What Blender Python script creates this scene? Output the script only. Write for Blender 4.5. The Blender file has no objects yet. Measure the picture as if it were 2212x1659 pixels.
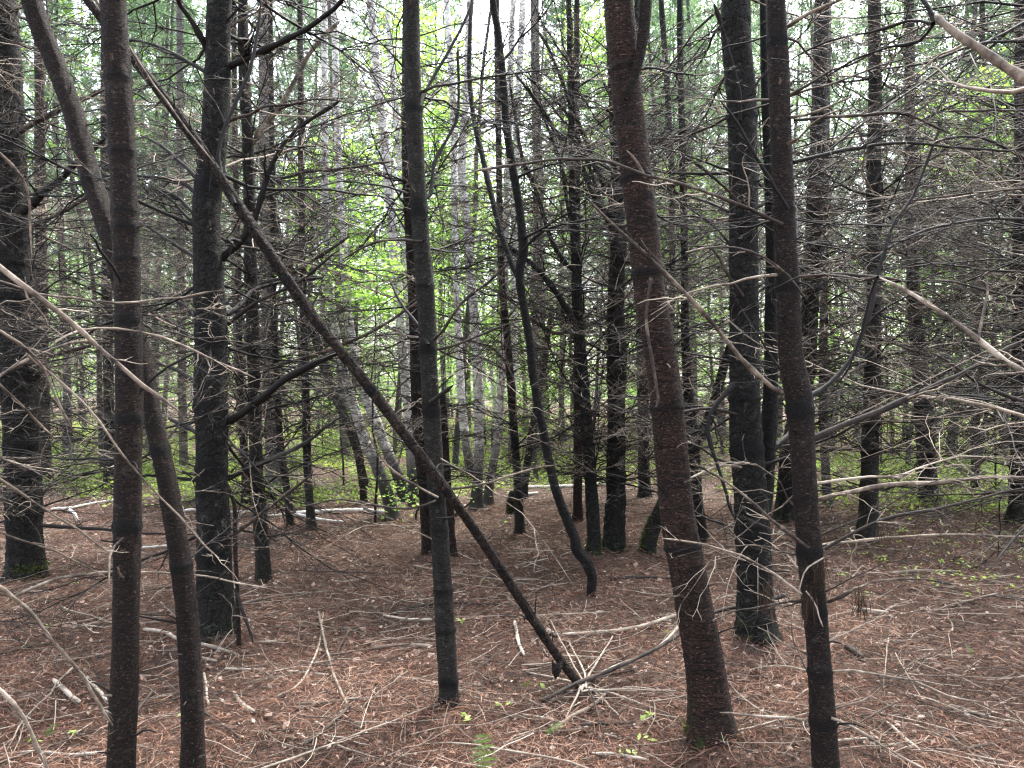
import bpy, math, random
import numpy as np
from mathutils import Vector

# ------------------------------------------------------------------ camera, sky, sun, exposure
S = bpy.context.scene
COL = S.collection
CAM_H, PITCH, F = 1.6, math.radians(0.72), 1640.0        # focal length in photo pixels (2212 wide)
cam_d = bpy.data.cameras.new("camera"); cam = bpy.data.objects.new("camera", cam_d); COL.objects.link(cam)
cam.location = (0, 0, CAM_H); cam.rotation_euler = (math.pi / 2 + PITCH, 0, 0)
cam_d.sensor_width = 36; cam_d.lens = 36 * F / 2212; cam_d.clip_start = 0.05; cam_d.clip_end = 1000
S.camera = cam
W = bpy.data.worlds.new("World"); S.world = W; W.use_nodes = True
SUN_EL, SUN_AZ = math.radians(62), math.radians(25)
nt = W.node_tree; nt.nodes.clear()
wo = nt.nodes.new("ShaderNodeOutputWorld"); wb = nt.nodes.new("ShaderNodeBackground"); sk = nt.nodes.new("ShaderNodeTexSky")
hs = nt.nodes.new("ShaderNodeHueSaturation")
sk.sky_type = 'NISHITA'; sk.sun_disc = False; sk.sun_elevation = SUN_EL; sk.sun_rotation = SUN_AZ
sk.air_density = 1.0; sk.dust_density = 4.0; sk.ozone_density = 1.0
hs.inputs['Saturation'].default_value = 0.45
nt.links.new(sk.outputs[0], hs.inputs['Color']); nt.links.new(hs.outputs[0], wb.inputs[0]); wb.inputs[1].default_value = 0.15
nt.links.new(wb.outputs[0], wo.inputs[0])
sd = bpy.data.lights.new("sun", 'SUN'); sd.energy = 1.5; sd.angle = math.radians(14); sd.color = (1, 0.97, 0.92)
sun = bpy.data.objects.new("sun", sd); COL.objects.link(sun)
sv = Vector((math.sin(SUN_AZ) * math.cos(SUN_EL), math.cos(SUN_AZ) * math.cos(SUN_EL), math.sin(SUN_EL)))
sun.rotation_euler = (-sv).to_track_quat('-Z', 'Y').to_euler()
S.view_settings.view_transform = 'Standard'; S.view_settings.look = 'None'
S.view_settings.exposure = 2.9; S.view_settings.gamma = 1
S.render.engine = 'CYCLES'
cy = S.cycles
cy.max_bounces = 6; cy.diffuse_bounces = 3; cy.glossy_bounces = 2; cy.transmission_bounces = 3; cy.transparent_max_bounces = 4
cy.use_denoising = True
cy.filter_width = 1.3

rng = np.random.default_rng(7)
random.seed(7)

# ------------------------------------------------------------------ helpers
MOUNDS = []
def hgt(x, y):
    """Height of the forest floor."""
    x = np.asarray(x, float); y = np.asarray(y, float)
    r = .020 * np.sin(x * .9 + 1.3) * np.sin(y * .7 + .4) + .016 * np.sin(x * 2.3 + y * 1.1) + .010 * np.sin(x * 4.1 - y * 3.7 + 2)
    r = r + .009 * np.sin(x * 11 + y * 5) * np.sin(y * 9 - x * 3) + .008 * np.sin(x * 23 + 1 + 2 * np.sin(y * 5)) * np.sin(y * 21 + 2 + 2 * np.sin(x * 6)) + .004 * np.sin(x * 41 + 3 * np.sin(y * 13)) * np.sin(y * 37)
    for mx, my, mr in MOUNDS:
        r = r + .05 * np.exp(-((x - mx) ** 2 + (y - my) ** 2) / (mr + .16) ** 2)
    far = np.clip((y - 14) / 30, 0, 1)
    return r + .25 * far * (1 + np.sin(x * .23 + 1) * .6)

cp, sp = math.cos(PITCH), math.sin(PITCH)
def ray(px, py):
    a = (px - 1106) / F; b = (829.5 - py) / F
    return np.array([a, cp - b * sp, sp + b * cp])
def at(px, py, d):
    """The point of the place seen at a photo pixel, d metres ahead."""
    r = ray(px, py)
    return np.array([0, 0, CAM_H]) + r * (d / r[1])
def ground_at(px, py):
    r = ray(px, py); z = 0.
    for _ in range(6):
        t = (z - CAM_H) / r[2]; p = np.array([0, 0, CAM_H]) + r * t; z = float(hgt(p[0], p[1]))
    return p

def norm(v):
    return v / np.maximum(np.linalg.norm(v, axis=-1, keepdims=True), 1e-9)

def tubes(P, R, sides, tone=None):
    """P (N,K,3) paths, R (N,K) radii -> verts, quads, tone"""
    P = np.asarray(P, float); R = np.asarray(R, float)
    N, K, _ = P.shape
    T = norm(np.gradient(P, axis=1))
    m = norm(P[:, -1] - P[:, 0] + 1e-7)
    ref = np.zeros((N, 3)); ref[np.arange(N), np.argmin(np.abs(m), axis=1)] = 1
    U = norm(np.cross(T, ref[:, None, :])); V = np.cross(T, U)
    a = np.arange(sides) * 2 * np.pi / sides
    ring = U[:, :, None, :] * np.cos(a)[None, None, :, None] + V[:, :, None, :] * np.sin(a)[None, None, :, None]
    v = (P[:, :, None, :] + ring * R[:, :, None, None]).reshape(-1, 3)
    idx = np.arange(N * K * sides).reshape(N, K, sides)
    n = np.roll(idx, -1, axis=2)
    q = np.stack([idx[:, :-1], n[:, :-1], n[:, 1:], idx[:, 1:]], axis=-1).reshape(-1, 4)
    if tone is None: tone = np.full(N, .5)
    tn = np.repeat(np.asarray(tone, float), K * sides)
    return v, q, tn

def merge(bs):
    vs, qs, ts, o = [], [], [], 0
    for v, q, t in bs:
        vs.append(v); qs.append(q + o); ts.append(t); o += len(v)
    return np.concatenate(vs), np.concatenate(qs), np.concatenate(ts)

def mesh(name, v, q, t, mat, smooth=True):
    me = bpy.data.meshes.new(name)
    k = q.shape[1]
    me.vertices.add(len(v)); me.vertices.foreach_set("co", np.ascontiguousarray(v, dtype=np.float32).ravel())
    me.loops.add(q.size); me.loops.foreach_set("vertex_index", np.ascontiguousarray(q, dtype=np.int32).ravel())
    me.polygons.add(len(q)); me.polygons.foreach_set("loop_start", np.arange(0, q.size, k, dtype=np.int32))
    me.polygons.foreach_set("use_smooth", np.full(len(q), smooth, dtype=bool))
    if t is not None:
        at_ = me.attributes.new("tone", 'FLOAT', 'POINT'); at_.data.foreach_set("value", np.ascontiguousarray(t, dtype=np.float32))
    me.materials.append(mat); me.update(calc_edges=True)
    return me

def obj(name, me, parent=None, loc=(0, 0, 0)):
    o = bpy.data.objects.new(name, me); COL.objects.link(o); o.location = loc
    if parent is not None: o.parent = parent
    return o

def tag(o, label=None, cat=None, group=None, kind=None):
    if label: o["label"] = label
    if cat: o["category"] = cat
    if group: o["group"] = group
    if kind: o["kind"] = kind
    return o

def thing(name, loc, label, cat, group=None):
    o = bpy.data.objects.new(name, None); COL.objects.link(o); o.location = loc; o.empty_display_size = .1
    return tag(o, label, cat, group)

def part(name, bs, mat, parent, base, smooth=True):
    v, q, t = merge(bs) if isinstance(bs, list) else bs
    return obj(name, mesh(name, v - np.asarray(base), q, t, mat, smooth), parent)

def spline(pts, step):
    """Catmull-Rom through pts (n,c); columns 0..2 are the place."""
    p = np.asarray(pts, float)
    p = np.vstack([2 * p[0] - p[1], p, 2 * p[-1] - p[-2]])
    out = []
    for i in range(1, len(p) - 2):
        n = max(2, int(np.linalg.norm(p[i + 1, :3] - p[i, :3]) / step))
        t = (np.arange(n) / n)[:, None]
        a, b, c, d = p[i - 1], p[i], p[i + 1], p[i + 2]
        out.append(.5 * (2 * b + (c - a) * t + (2 * a - 5 * b + 4 * c - d) * t * t + (3 * b - a - 3 * c + d) * t ** 3))
    out.append(p[-2][None])
    return np.concatenate(out)

# ------------------------------------------------------------------ materials
class NT:
    def __init__(s, name):
        s.m = bpy.data.materials.new(name); s.m.use_nodes = True; s.t = s.m.node_tree; s.t.nodes.clear()
        s.out = s.n("ShaderNodeOutputMaterial")
    def n(s, typ, **kw):
        x = s.t.nodes.new(typ)
        for k, v in kw.items(): setattr(x, k, v)
        return x
    def l(s, a, b): s.t.links.new(a, b)
    def put(s, sock, val):
        if isinstance(val, bpy.types.NodeSocket): s.l(val, sock)
        else: sock.default_value = val
    def math(s, op, a, b=0., clamp=False):
        x = s.n("ShaderNodeMath", operation=op, use_clamp=clamp); s.put(x.inputs[0], a); s.put(x.inputs[1], b); return x.outputs[0]
    def mix(s, f, a, b, blend='MIX'):
        x = s.n("ShaderNodeMix", data_type='RGBA', blend_type=blend)
        s.put(x.inputs[0], f)
        for i, v in ((6, a), (7, b)):
            s.put(x.inputs[i], v if isinstance(v, bpy.types.NodeSocket) else (*v, 1))
        return x.outputs[2]
    def ramp(s, f, stops):
        x = s.n("ShaderNodeValToRGB"); e = x.color_ramp.elements
        while len(e) < len(stops): e.new(.5)
        for el, (p, c) in zip(e, stops): el.position = p; el.color = (*c, 1) if len(c) == 3 else c
        s.put(x.inputs[0], f); return x.outputs[0]
    def step(s, f, a, b):
        x = s.n("ShaderNodeMapRange", interpolation_type='SMOOTHSTEP'); s.put(x.inputs[0], f)
        x.inputs[1].default_value = a; x.inputs[2].default_value = b; return x.outputs[0]
    def coords(s, scale, gen="Object"):
        tc = s.n("ShaderNodeTexCoord"); mp = s.n("ShaderNodeMapping"); mp.inputs['Scale'].default_value = scale
        s.l(tc.outputs[gen], mp.inputs[0]); return mp.outputs[0]
    def noise(s, vec, scale, detail=4, rough=.6, dist=0.):
        x = s.n("ShaderNodeTexNoise"); s.l(vec, x.inputs['Vector']); x.inputs['Scale'].default_value = scale
        x.inputs['Detail'].default_value = detail; x.inputs['Roughness'].default_value = rough; x.inputs['Distortion'].default_value = dist
        return x.outputs[0]
    def voro(s, vec, scale, feature='DISTANCE_TO_EDGE', rand=1.):
        x = s.n("ShaderNodeTexVoronoi", feature=feature); s.l(vec, x.inputs['Vector']); x.inputs['Scale'].default_value = scale
        x.inputs['Randomness'].default_value = rand; return x
    def attr(s, name="tone"):
        return s.n("ShaderNodeAttribute", attribute_name=name).outputs['Fac']
    def bump(s, h, strength, dist, normal=None):
        x = s.n("ShaderNodeBump"); s.put(x.inputs['Height'], h); x.inputs['Strength'].default_value = strength; x.inputs['Distance'].default_value = dist
        if normal is not None: s.l(normal, x.inputs['Normal'])
        return x.outputs[0]
    def finish(s, col, rough=.85, normal=None, spec=.2):
        b = s.n("ShaderNodeBsdfPrincipled"); s.put(b.inputs['Base Color'], col if isinstance(col, bpy.types.NodeSocket) else (*col, 1)); s.put(b.inputs['Roughness'], rough)
        b.inputs['Specular IOR Level'].default_value = spec
        if normal is not None: s.l(normal, b.inputs['Normal'])
        s.l(b.outputs[0], s.out.inputs[0]); return s.m

def worldz(s):
    g = s.n("ShaderNodeNewGeometry"); x = s.n("ShaderNodeSeparateXYZ"); s.l(g.outputs['Position'], x.inputs[0]); return x.outputs[2]

def bark_scaly(name, dark, mid, light, moss=.0, flake=26, lichen=.25, zs=3.2, bands=.6, bs=12, fleck=.4):
    """Young pine bark: short horizontal flakes and cracks, lichen specks, a little moss at the foot."""
    s = NT(name)
    c = s.coords((1, 1, zs)); c1 = s.coords((1, 1, 1))
    warp = s.noise(c1, 9, 3); off = s.n("ShaderNodeVectorMath", operation='MULTIPLY_ADD')
    s.l(warp, off.inputs[0]); off.inputs[1].default_value = (.12, .12, .12); s.l(c, off.inputs[2])
    v = s.voro(off.outputs[0], flake); v2 = s.voro(off.outputs[0], flake * 2.3)
    n1 = s.noise(c, 55, 5, .7); n2 = s.noise(c1, 5, 4, .6); n3 = s.noise(c, 150, 2, .6)
    bc = s.coords((1, 1, 9)); bandn = s.noise(bc, bs, 5, .75, 1.6); band = s.step(bandn, .36, .50); bandl = s.step(s.noise(bc, 17, 4, .7, 1.4), .54, .66)
    crack = s.step(v.outputs['Distance'], .0, .12); crack2 = s.step(v2.outputs['Distance'], 0, .10)
    col = s.ramp(n1, [(.28, dark), (.52, mid), (.78, light)])
    col = s.mix(s.math('MULTIPLY', s.math('SUBTRACT', 1, crack), .8), col, tuple(x * .35 for x in dark))
    col = s.mix(s.math('MULTIPLY', s.math('SUBTRACT', 1, band), bands), col, tuple(x * .45 for x in dark))
    col = s.mix(s.math('MULTIPLY', bandl, bands * .55), col, tuple(x * 1.35 for x in light))
    col = s.mix(s.math('MULTIPLY', s.step(n2, .35, .7), .5), col, dark)
    sp_ = s.step(s.noise(s.coords((1, 1, 2)), 75, 2, .5), .62, .70)
    col = s.mix(s.math('MULTIPLY', sp_, fleck), col, tuple(min(1, x * 2.0 + .03) for x in light))
    pat = s.math('MULTIPLY', s.step(s.noise(c1, 13, 6, .75, .8), .57, .64), lichen)
    col = s.mix(pat, col, (.12, .125, .10))
    col = s.mix(s.math('MULTIPLY', s.attr(), .95), col, (.004, .004, .004))
    if moss:
        z = s.step(worldz(s), .32, .02)
        col = s.mix(s.math('MULTIPLY', z, s.step(s.noise(c1, 16, 4, .7), .62 - .25 * moss, .72 - .2 * moss)), col, (.045, .065, .016))
    h = s.math('ADD', s.math('MULTIPLY', crack, .6), s.math('ADD', s.math('MULTIPLY', n1, .6), s.math('ADD', s.math('MULTIPLY', crack2, .25), s.math('ADD', s.math('MULTIPLY', n3, .3), s.math('MULTIPLY', band, bands)))))
    return s.finish(col, .8, s.bump(h, 1., .020), .25)

def bark_birch():
    s = NT("birch_bark")
    c = s.coords((1, 1, 7)); c1 = s.coords((1, 1, 1))
    n = s.noise(c, 6, 5, .7); l = s.noise(s.coords((1, 1, 5)), 7, 4, .65)
    col = s.ramp(n, [(.25, (.34, .32, .30)), (.5, (.62, .60, .57)), (.75, (.80, .78, .75))])
    col = s.mix(s.math('MULTIPLY', s.step(l, .58, .66), .8), col, (.05, .045, .04))
    z = worldz(s)
    col = s.mix(s.math('MULTIPLY', s.step(z, 1.6, .3), s.step(s.math('ADD', s.noise(c1, 7, 4, .7), s.math('MULTIPLY', s.step(z, 1.1, .0), .45)), .45, .60)), col, (.028, .025, .022))
    blot = s.step(s.noise(s.coords((1, 1, 1.3)), 8, 5, .75), .55, .60)
    col = s.mix(s.math('MULTIPLY', blot, .88), col, (.045, .04, .036))
    return s.finish(col, .7, s.bump(s.math('ADD', n, l), .6, .01), .3)

def twig_mat(name, stops, bump=.5):
    s = NT(name)
    c1 = s.coords((1, 1, 1)); n = s.noise(c1, 40, 3, .7); n2 = s.noise(c1, 7, 3, .6)
    f = s.math('ADD', s.attr(), s.math('ADD', s.math('MULTIPLY', s.math('SUBTRACT', n, .5), .5), s.math('MULTIPLY', s.math('SUBTRACT', n2, .5), .9)))
    return s.finish(s.ramp(f, stops), .75, s.bump(n, bump, .003), .3)

def leaf_mat(name, stops, trans=.45, rough=.5, spec=.3):
    s = NT(name)
    oi = s.n("ShaderNodeObjectInfo")
    f = s.math('ADD', s.attr(), s.math('MULTIPLY', s.math('SUBTRACT', oi.outputs['Random'], .5), .3))
    col = s.ramp(f, stops)
    b = s.n("ShaderNodeBsdfPrincipled"); s.l(col, b.inputs['Base Color']); b.inputs['Roughness'].default_value = rough; b.inputs['Specular IOR Level'].default_value = spec
    t = s.n("ShaderNodeBsdfTranslucent"); s.l(s.mix(1., col, (1.35, 1.35, .8), 'MULTIPLY'), t.inputs[0])
    mx = s.n("ShaderNodeMixShader"); mx.inputs[0].default_value = trans
    s.l(b.outputs[0], mx.inputs[1]); s.l(t.outputs[0], mx.inputs[2]); s.l(mx.outputs[0], s.out.inputs[0])
    return s.m

def ground_mat():
    s = NT("needle_floor")
    c = s.coords((1, 1, 1)); c2 = s.coords((1, 4, 1)); c3 = s.coords((4, 1, 1))
    big = s.noise(c, 1.1, 4, .6); a = s.noise(c2, 30, 4, .7, 1.5); b = s.noise(c3, 34, 4, .7, 1.5); f = s.noise(c, 150, 2, .6)
    x = s.math('MAXIMUM', a, b)
    col = s.ramp(x, [(.40, (.013, .009, .0075)), (.53, (.082, .052, .042)), (.65, (.20, .135, .108)), (.80, (.38, .29, .24))])
    col = s.mix(s.math('MULTIPLY', s.step(big, .35, .7), .4), col, (.085, .058, .043))
    lv = s.voro(c, 16, 'F1'); sel = s.n("ShaderNodeSeparateColor"); s.l(lv.outputs['Color'], sel.inputs[0])
    leaf = s.math('MULTIPLY', s.step(lv.outputs['Distance'], .45, .32), s.step(sel.outputs[0], .72, .76))
    col = s.mix(s.math('MULTIPLY', leaf, .7), col, (.25, .18, .14))
    h = s.math('ADD', x, s.math('MULTIPLY', f, .4))
    return s.finish(col, .9, s.bump(h, .8, .02), .15)

M = {}
M['red'] = bark_scaly("reddish_pine_bark", (.006, .003, .0022), (.043, .0205, .014), (.15, .080, .055), .3, 22, .12, 3.0, .95, 7, .55)
M['red_dark'] = bark_scaly("brown_pine_bark", (.005, .003, .0022), (.027, .0138, .0095), (.085, .050, .036), .0, 40, .28, 2.4, .6, 13, .6)
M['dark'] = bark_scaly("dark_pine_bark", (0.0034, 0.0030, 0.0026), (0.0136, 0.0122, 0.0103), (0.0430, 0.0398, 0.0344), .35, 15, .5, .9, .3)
M['olive'] = bark_scaly("olive_pine_bark", (.009, .008, .0065), (.040, .036, .0285), (.095, .089, .073), .25, 34, .6, 4.2, .6, 10, .4)
M['black'] = bark_scaly("plain_black_bark", (.005, .005, .005), (.012, .011, .010), (.026, .024, .022), .0, 22, .1, 1.2)  # very dark bark with little variation in tone
M['grey'] = bark_scaly("grey_far_bark", (.09, .083, .078), (.19, .178, .168), (.30, .285, .265), .0, 14, .5, 1.6, .4)  # bark colour paled to stand in for haze over the far trees
M['rot'] = bark_scaly("peeling_dead_bark", (0.0036, 0.0025, 0.0020), (0.0202, 0.0129, 0.0095), (0.0966, 0.0612, 0.0438), .0, 16, .15, .5, .25)
M['birch'] = bark_birch()
M['twig'] = twig_mat("dead_twig_bark", [(.0, (.004, .0035, .003)), (.42, (.009, .007, .006)), (.66, (.038, .028, .022)), (.86, (.19, .15, .115)), (1., (.36, .305, .245))])
M['far_twig'] = twig_mat("haze_grey_twigs", [(.0, (.10, .094, .088)), (.4, (.28, .268, .25)), (.8, (.44, .425, .405)), (1., (.56, .54, .51))])  # pale grey colour stands in for haze and light on the background twigs
M['stick'] = twig_mat("fallen_stick_wood", [(.0, (.015, .012, .011)), (.35, (.075, .055, .043)), (.65, (.20, .16, .125)), (1., (.47, .41, .34))])
M['birchlog'] = twig_mat("fallen_birch_bark", [(.0, (.05, .045, .04)), (.5, (.42, .40, .37)), (1., (.66, .64, .60))])
M['needle'] = leaf_mat("pine_needles_live", [(.0, (.08, .13, .112)), (.5, (.145, .225, .185)), (1., (.20, .29, .22))], .58)
M['leaf'] = leaf_mat("spring_leaves", [(.0, (.13, .25, .06)), (.5, (.22, .38, .10)), (1., (.31, .48, .15))], .6)
M['cover'] = leaf_mat("ground_cover_leaves", [(.0, (.14, .22, .045)), (.5, (.29, .41, .09)), (1., (.44, .54, .18))], .45)
M['fern'] = leaf_mat("fern_green", [(.0, (.06, .125, .03)), (.5, (.10, .19, .045)), (1., (.16, .26, .07))], .35)
M['litter'] = leaf_mat("fallen_needles", [(.0, (.018, .011, .008)), (.38, (.095, .046, .031)), (.68, (.26, .138, .093)), (1., (.52, .39, .31))], .1, .7, .15)
M['deadleaf'] = leaf_mat("fallen_leaf_brown", [(.0, (.08, .048, .037)), (.45, (.31, .215, .17)), (1., (.56, .46, .40))], .12, .6, .2)
M['tuft'] = leaf_mat("dead_brown_needles", [(.0, (.014, .009, .007)), (.5, (.034, .022, .016)), (1., (.08, .055, .04))], .25, .7, .15)
M['moss'] = leaf_mat("moss_green", [(.0, (.03, .042, .012)), (.5, (.075, .10, .026)), (1., (.14, .175, .05))], .1, .9, .05)
M['ground'] = ground_mat()

# ------------------------------------------------------------------ branches
def rand_dirs(n, zs=1.):
    v = rng.normal(size=(n, 3)); v[:, 2] *= zs; return norm(v)

def sample(P, t):
    """points and tangents on paths P (N,K,3) at t (N,)"""
    K = P.shape[1]; f = np.clip(t, 0, .999) * (K - 1); i = f.astype(int); w = (f - i)[:, None]; n = np.arange(len(P))
    a, b = P[n, i], P[n, i + 1]
    return a + (b - a) * w, norm(b - a)

def side_paths(P, R0, n_per, L, K, ang=(30, 70), tmin=.15, flat=.4, bend=.13, rfac=.55, droop=0., minr=.0016):
    """side twigs on every path of P; L: length per parent (N,)"""
    N = len(P); idx = np.repeat(np.arange(N), n_per); n = len(idx)
    if n == 0: return None
    t = tmin + (1 - tmin) * rng.random(n) ** .9
    nodes = 7
    t = np.where(rng.random(n) < .6, np.clip(np.round(t * nodes) / nodes, tmin, .97), t)
    o, T = sample(P[idx], t)
    up = np.array([0, 0, 1.])
    sd_ = norm(np.cross(T, up) + rng.normal(size=(n, 3)) * .15)
    sd_ = norm(sd_ * rng.choice([-1, 1], n)[:, None] + up * rng.normal(0, flat, n)[:, None])
    a = np.radians(rng.uniform(ang[0], ang[1], n))[:, None]
    D = norm(T * np.cos(a) + sd_ * np.sin(a))
    ln = L[idx] * (1.05 - .65 * t) * rng.uniform(.35, 1.15, n)
    s_ = np.linspace(0, 1, K)[None, :, None]
    B = rng.normal(0, bend, (n, 3)); B[:, 2] += droop
    W_ = np.cumsum(rng.normal(0, .022, (n, K, 3)), axis=1); W_[:, 0] = 0
    Q = o[:, None, :] + ln[:, None, None] * (D[:, None, :] * s_ + B[:, None, :] * s_ ** 2 + W_)
    r = np.maximum(R0[idx] * (1 - .75 * t) * rfac * rng.uniform(.7, 1.15, n), minr)
    R = r[:, None] * (1 - .72 * np.linspace(0, 1, K)[None, :])
    return Q, R, ln, idx

def keep_clear(P, R, tone, near=1.15):
    d = np.linalg.norm(P - np.array([0, 0, CAM_H]), axis=2).min(axis=1)
    k = d > near
    return P[k], R[k], tone[k]

def twig_batches(P, R, L, tone, n2=8, n3=3, n4=0, sides=(6, 4, 3), K2=7, K3=5, near=1.15, flat=.4, l2=.72, l3=.5, droop=0., spread=.26):
    """P (N,K,3) primaries -> tube batches for primaries, their side twigs and the twigs of those"""
    N = len(P)
    out = [tubes(P, R, sides[0], tone)]
    a = side_paths(P, R[:, 0], n2, np.full(N, l2) * L, K2, flat=flat, droop=droop)
    if a is None: return out
    Q, RQ, ln, idx = a
    tq = np.clip(tone[idx] + rng.normal(0, spread, len(Q)), 0, 1)
    q_, r_, t_ = keep_clear(Q, RQ, tq, near)
    if len(q_): out.append(tubes(q_, r_, sides[1], t_))
    if n3:
        b = side_paths(Q, RQ[:, 0], n3, ln * l3, K3, flat=.7, tmin=.2, bend=.17, rfac=.7, droop=droop)
        Q3, R3, l3_, i3 = b
        t3 = np.clip(tq[i3] + rng.normal(0, spread, len(Q3)), 0, 1)
        q_, r_, t_ = keep_clear(Q3, R3, t3, near)
        if len(q_): out.append(tubes(q_, r_, sides[2], t_))
    return out

def primary(o, D, L, r, up=.1, K=10, wob=.013):
    """a slightly crooked dead limb"""
    t = np.linspace(0, 1, K)[:, None]
    w = np.cumsum(rng.normal(0, wob, (K, 3)), axis=0); w[0] = 0
    side = rng.normal(0, .12, 3)
    tip = np.array([0, 0, -abs(rng.normal(0, .10))])
    p = o + L * (D * t + (np.array([0, 0, up]) + side) * t ** 2 + tip * t ** 4 + w)
    R = r * (1 - .8 * t[:, 0]); R[0] *= 1.25
    return p, R

# ------------------------------------------------------------------ needles and leaves
def blades(C, D, Lg, Wd, tone, N0=None):
    """flat slim quads: centre-root C, direction D"""
    n = len(C)
    s_ = norm(np.cross(D, rng.normal(size=(n, 3))))
    Lg = np.broadcast_to(Lg, (n,))[:, None]; Wd = np.broadcast_to(Wd, (n,))[:, None]
    mid = C + D * Lg * .45
    v = np.stack([C, mid + s_ * Wd * .5, C + D * Lg, mid - s_ * Wd * .5], 1).reshape(-1, 3)
    q = np.arange(n * 4).reshape(n, 4)
    return v, q, np.repeat(np.broadcast_to(tone, (n,)), 4)

def leaf_quads(C, Lg, Wd, tone, tilt=.5, fold=.0):
    """leaf-shaped quads lying near the horizontal"""
    n = len(C)
    nrm = norm(np.array([0, 0, 1.]) + rng.normal(0, tilt, (n, 3)))
    a = norm(np.cross(nrm, rng.normal(size=(n, 3)))); b = np.cross(nrm, a)
    Lg = np.broadcast_to(Lg, (n,))[:, None]; Wd = np.broadcast_to(Wd, (n,))[:, None]
    up = nrm * Lg * fold * rng.uniform(-1, 1, (n, 1))
    v = np.stack([C - a * Lg * .5, C - a * Lg * .08 + b * Wd * .5 + up, C + a * Lg * .5, C - a * Lg * .08 - b * Wd * .5 + up], 1).reshape(-1, 3)
    return v, np.arange(n * 4).reshape(n, 4), np.repeat(np.broadcast_to(tone, (n,)), 4)

def pine_crown(H0, H1, Rm, ntuft, nb=9, size=1., power=.75):
    """live needles: tufts along the outer parts of whorled boughs"""
    nw = max(4, int((H1 - H0) / .6)); whorl = np.linspace(H0, H1, nw)
    k = rng.integers(0, nw, ntuft); base = rng.random(nw) * 6.28
    spoke = rng.integers(0, 6, ntuft); spl = rng.uniform(.55, 1.15, (nw, 6))
    ang = base[k] + spoke * 1.047 + rng.normal(0, .22, ntuft)
    frac = (whorl[k] - H0) / (H1 - H0)
    R = Rm * (1 - frac ** 1.2 * .85) * spl[k, spoke]
    r = R * (.15 + .85 * rng.random(ntuft) ** .6)
    C = np.stack([np.cos(ang) * r, np.sin(ang) * r, whorl[k] + r * .12 + rng.normal(0, .10 + .06 * r, ntuft)], 1)
    out = np.stack([np.cos(ang), np.sin(ang), np.full(ntuft, .35)], 1)
    c = np.repeat(C, nb, 0) + rng.normal(0, .03, (ntuft * nb, 3))
    D = norm(np.repeat(out, nb, 0) * .7 + rand_dirs(ntuft * nb))
    tn = np.repeat(np.clip(rng.normal(.45, .22, ntuft), 0, 1), nb) + rng.normal(0, .08, ntuft * nb)
    return blades(c, D, rng.uniform(.09, .16, ntuft * nb) * size, rng.uniform(.013, .022, ntuft * nb) * size, np.clip(tn, 0, 1))

def leaf_cloud(H0, H1, Rm, nclump, per, size, flat=.12, centre=(0, 0)):
    """broad leaves in flat layered sprays"""
    z = rng.uniform(H0, H1, nclump); a = rng.random(nclump) * 6.28
    prof = np.sin(np.pi * np.clip((z - H0) / (H1 - H0) * .8 + .15, 0, 1)) ** .6
    r = Rm * prof * np.sqrt(rng.random(nclump)) * rng.uniform(.5, 1.2, nclump)
    C = np.stack([centre[0] + np.cos(a) * r, centre[1] + np.sin(a) * r, z], 1)
    c = np.repeat(C, per, 0); n = len(c)
    sc = np.repeat(rng.uniform(.15, .45, nclump), per)
    c = c + rng.normal(0, 1, (n, 3)) * sc[:, None] * np.array([1, 1, flat * 2])
    tn = np.repeat(np.clip(rng.normal(.5, .22, nclump), 0, 1), per) + rng.normal(0, .1, n)
    s_ = rng.uniform(.6, 1.3, n) * size
    return leaf_quads(c, s_, s_ * .72, np.clip(tn, 0, 1), .45)

SHADE_CROWN = [mesh("pine_crown", *pine_crown(0, 6, 2.3, 420, 10, 1.5), M['needle'], False) for _ in range(4)]  # unseen crowns overhead, added to dim the foreground

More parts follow.
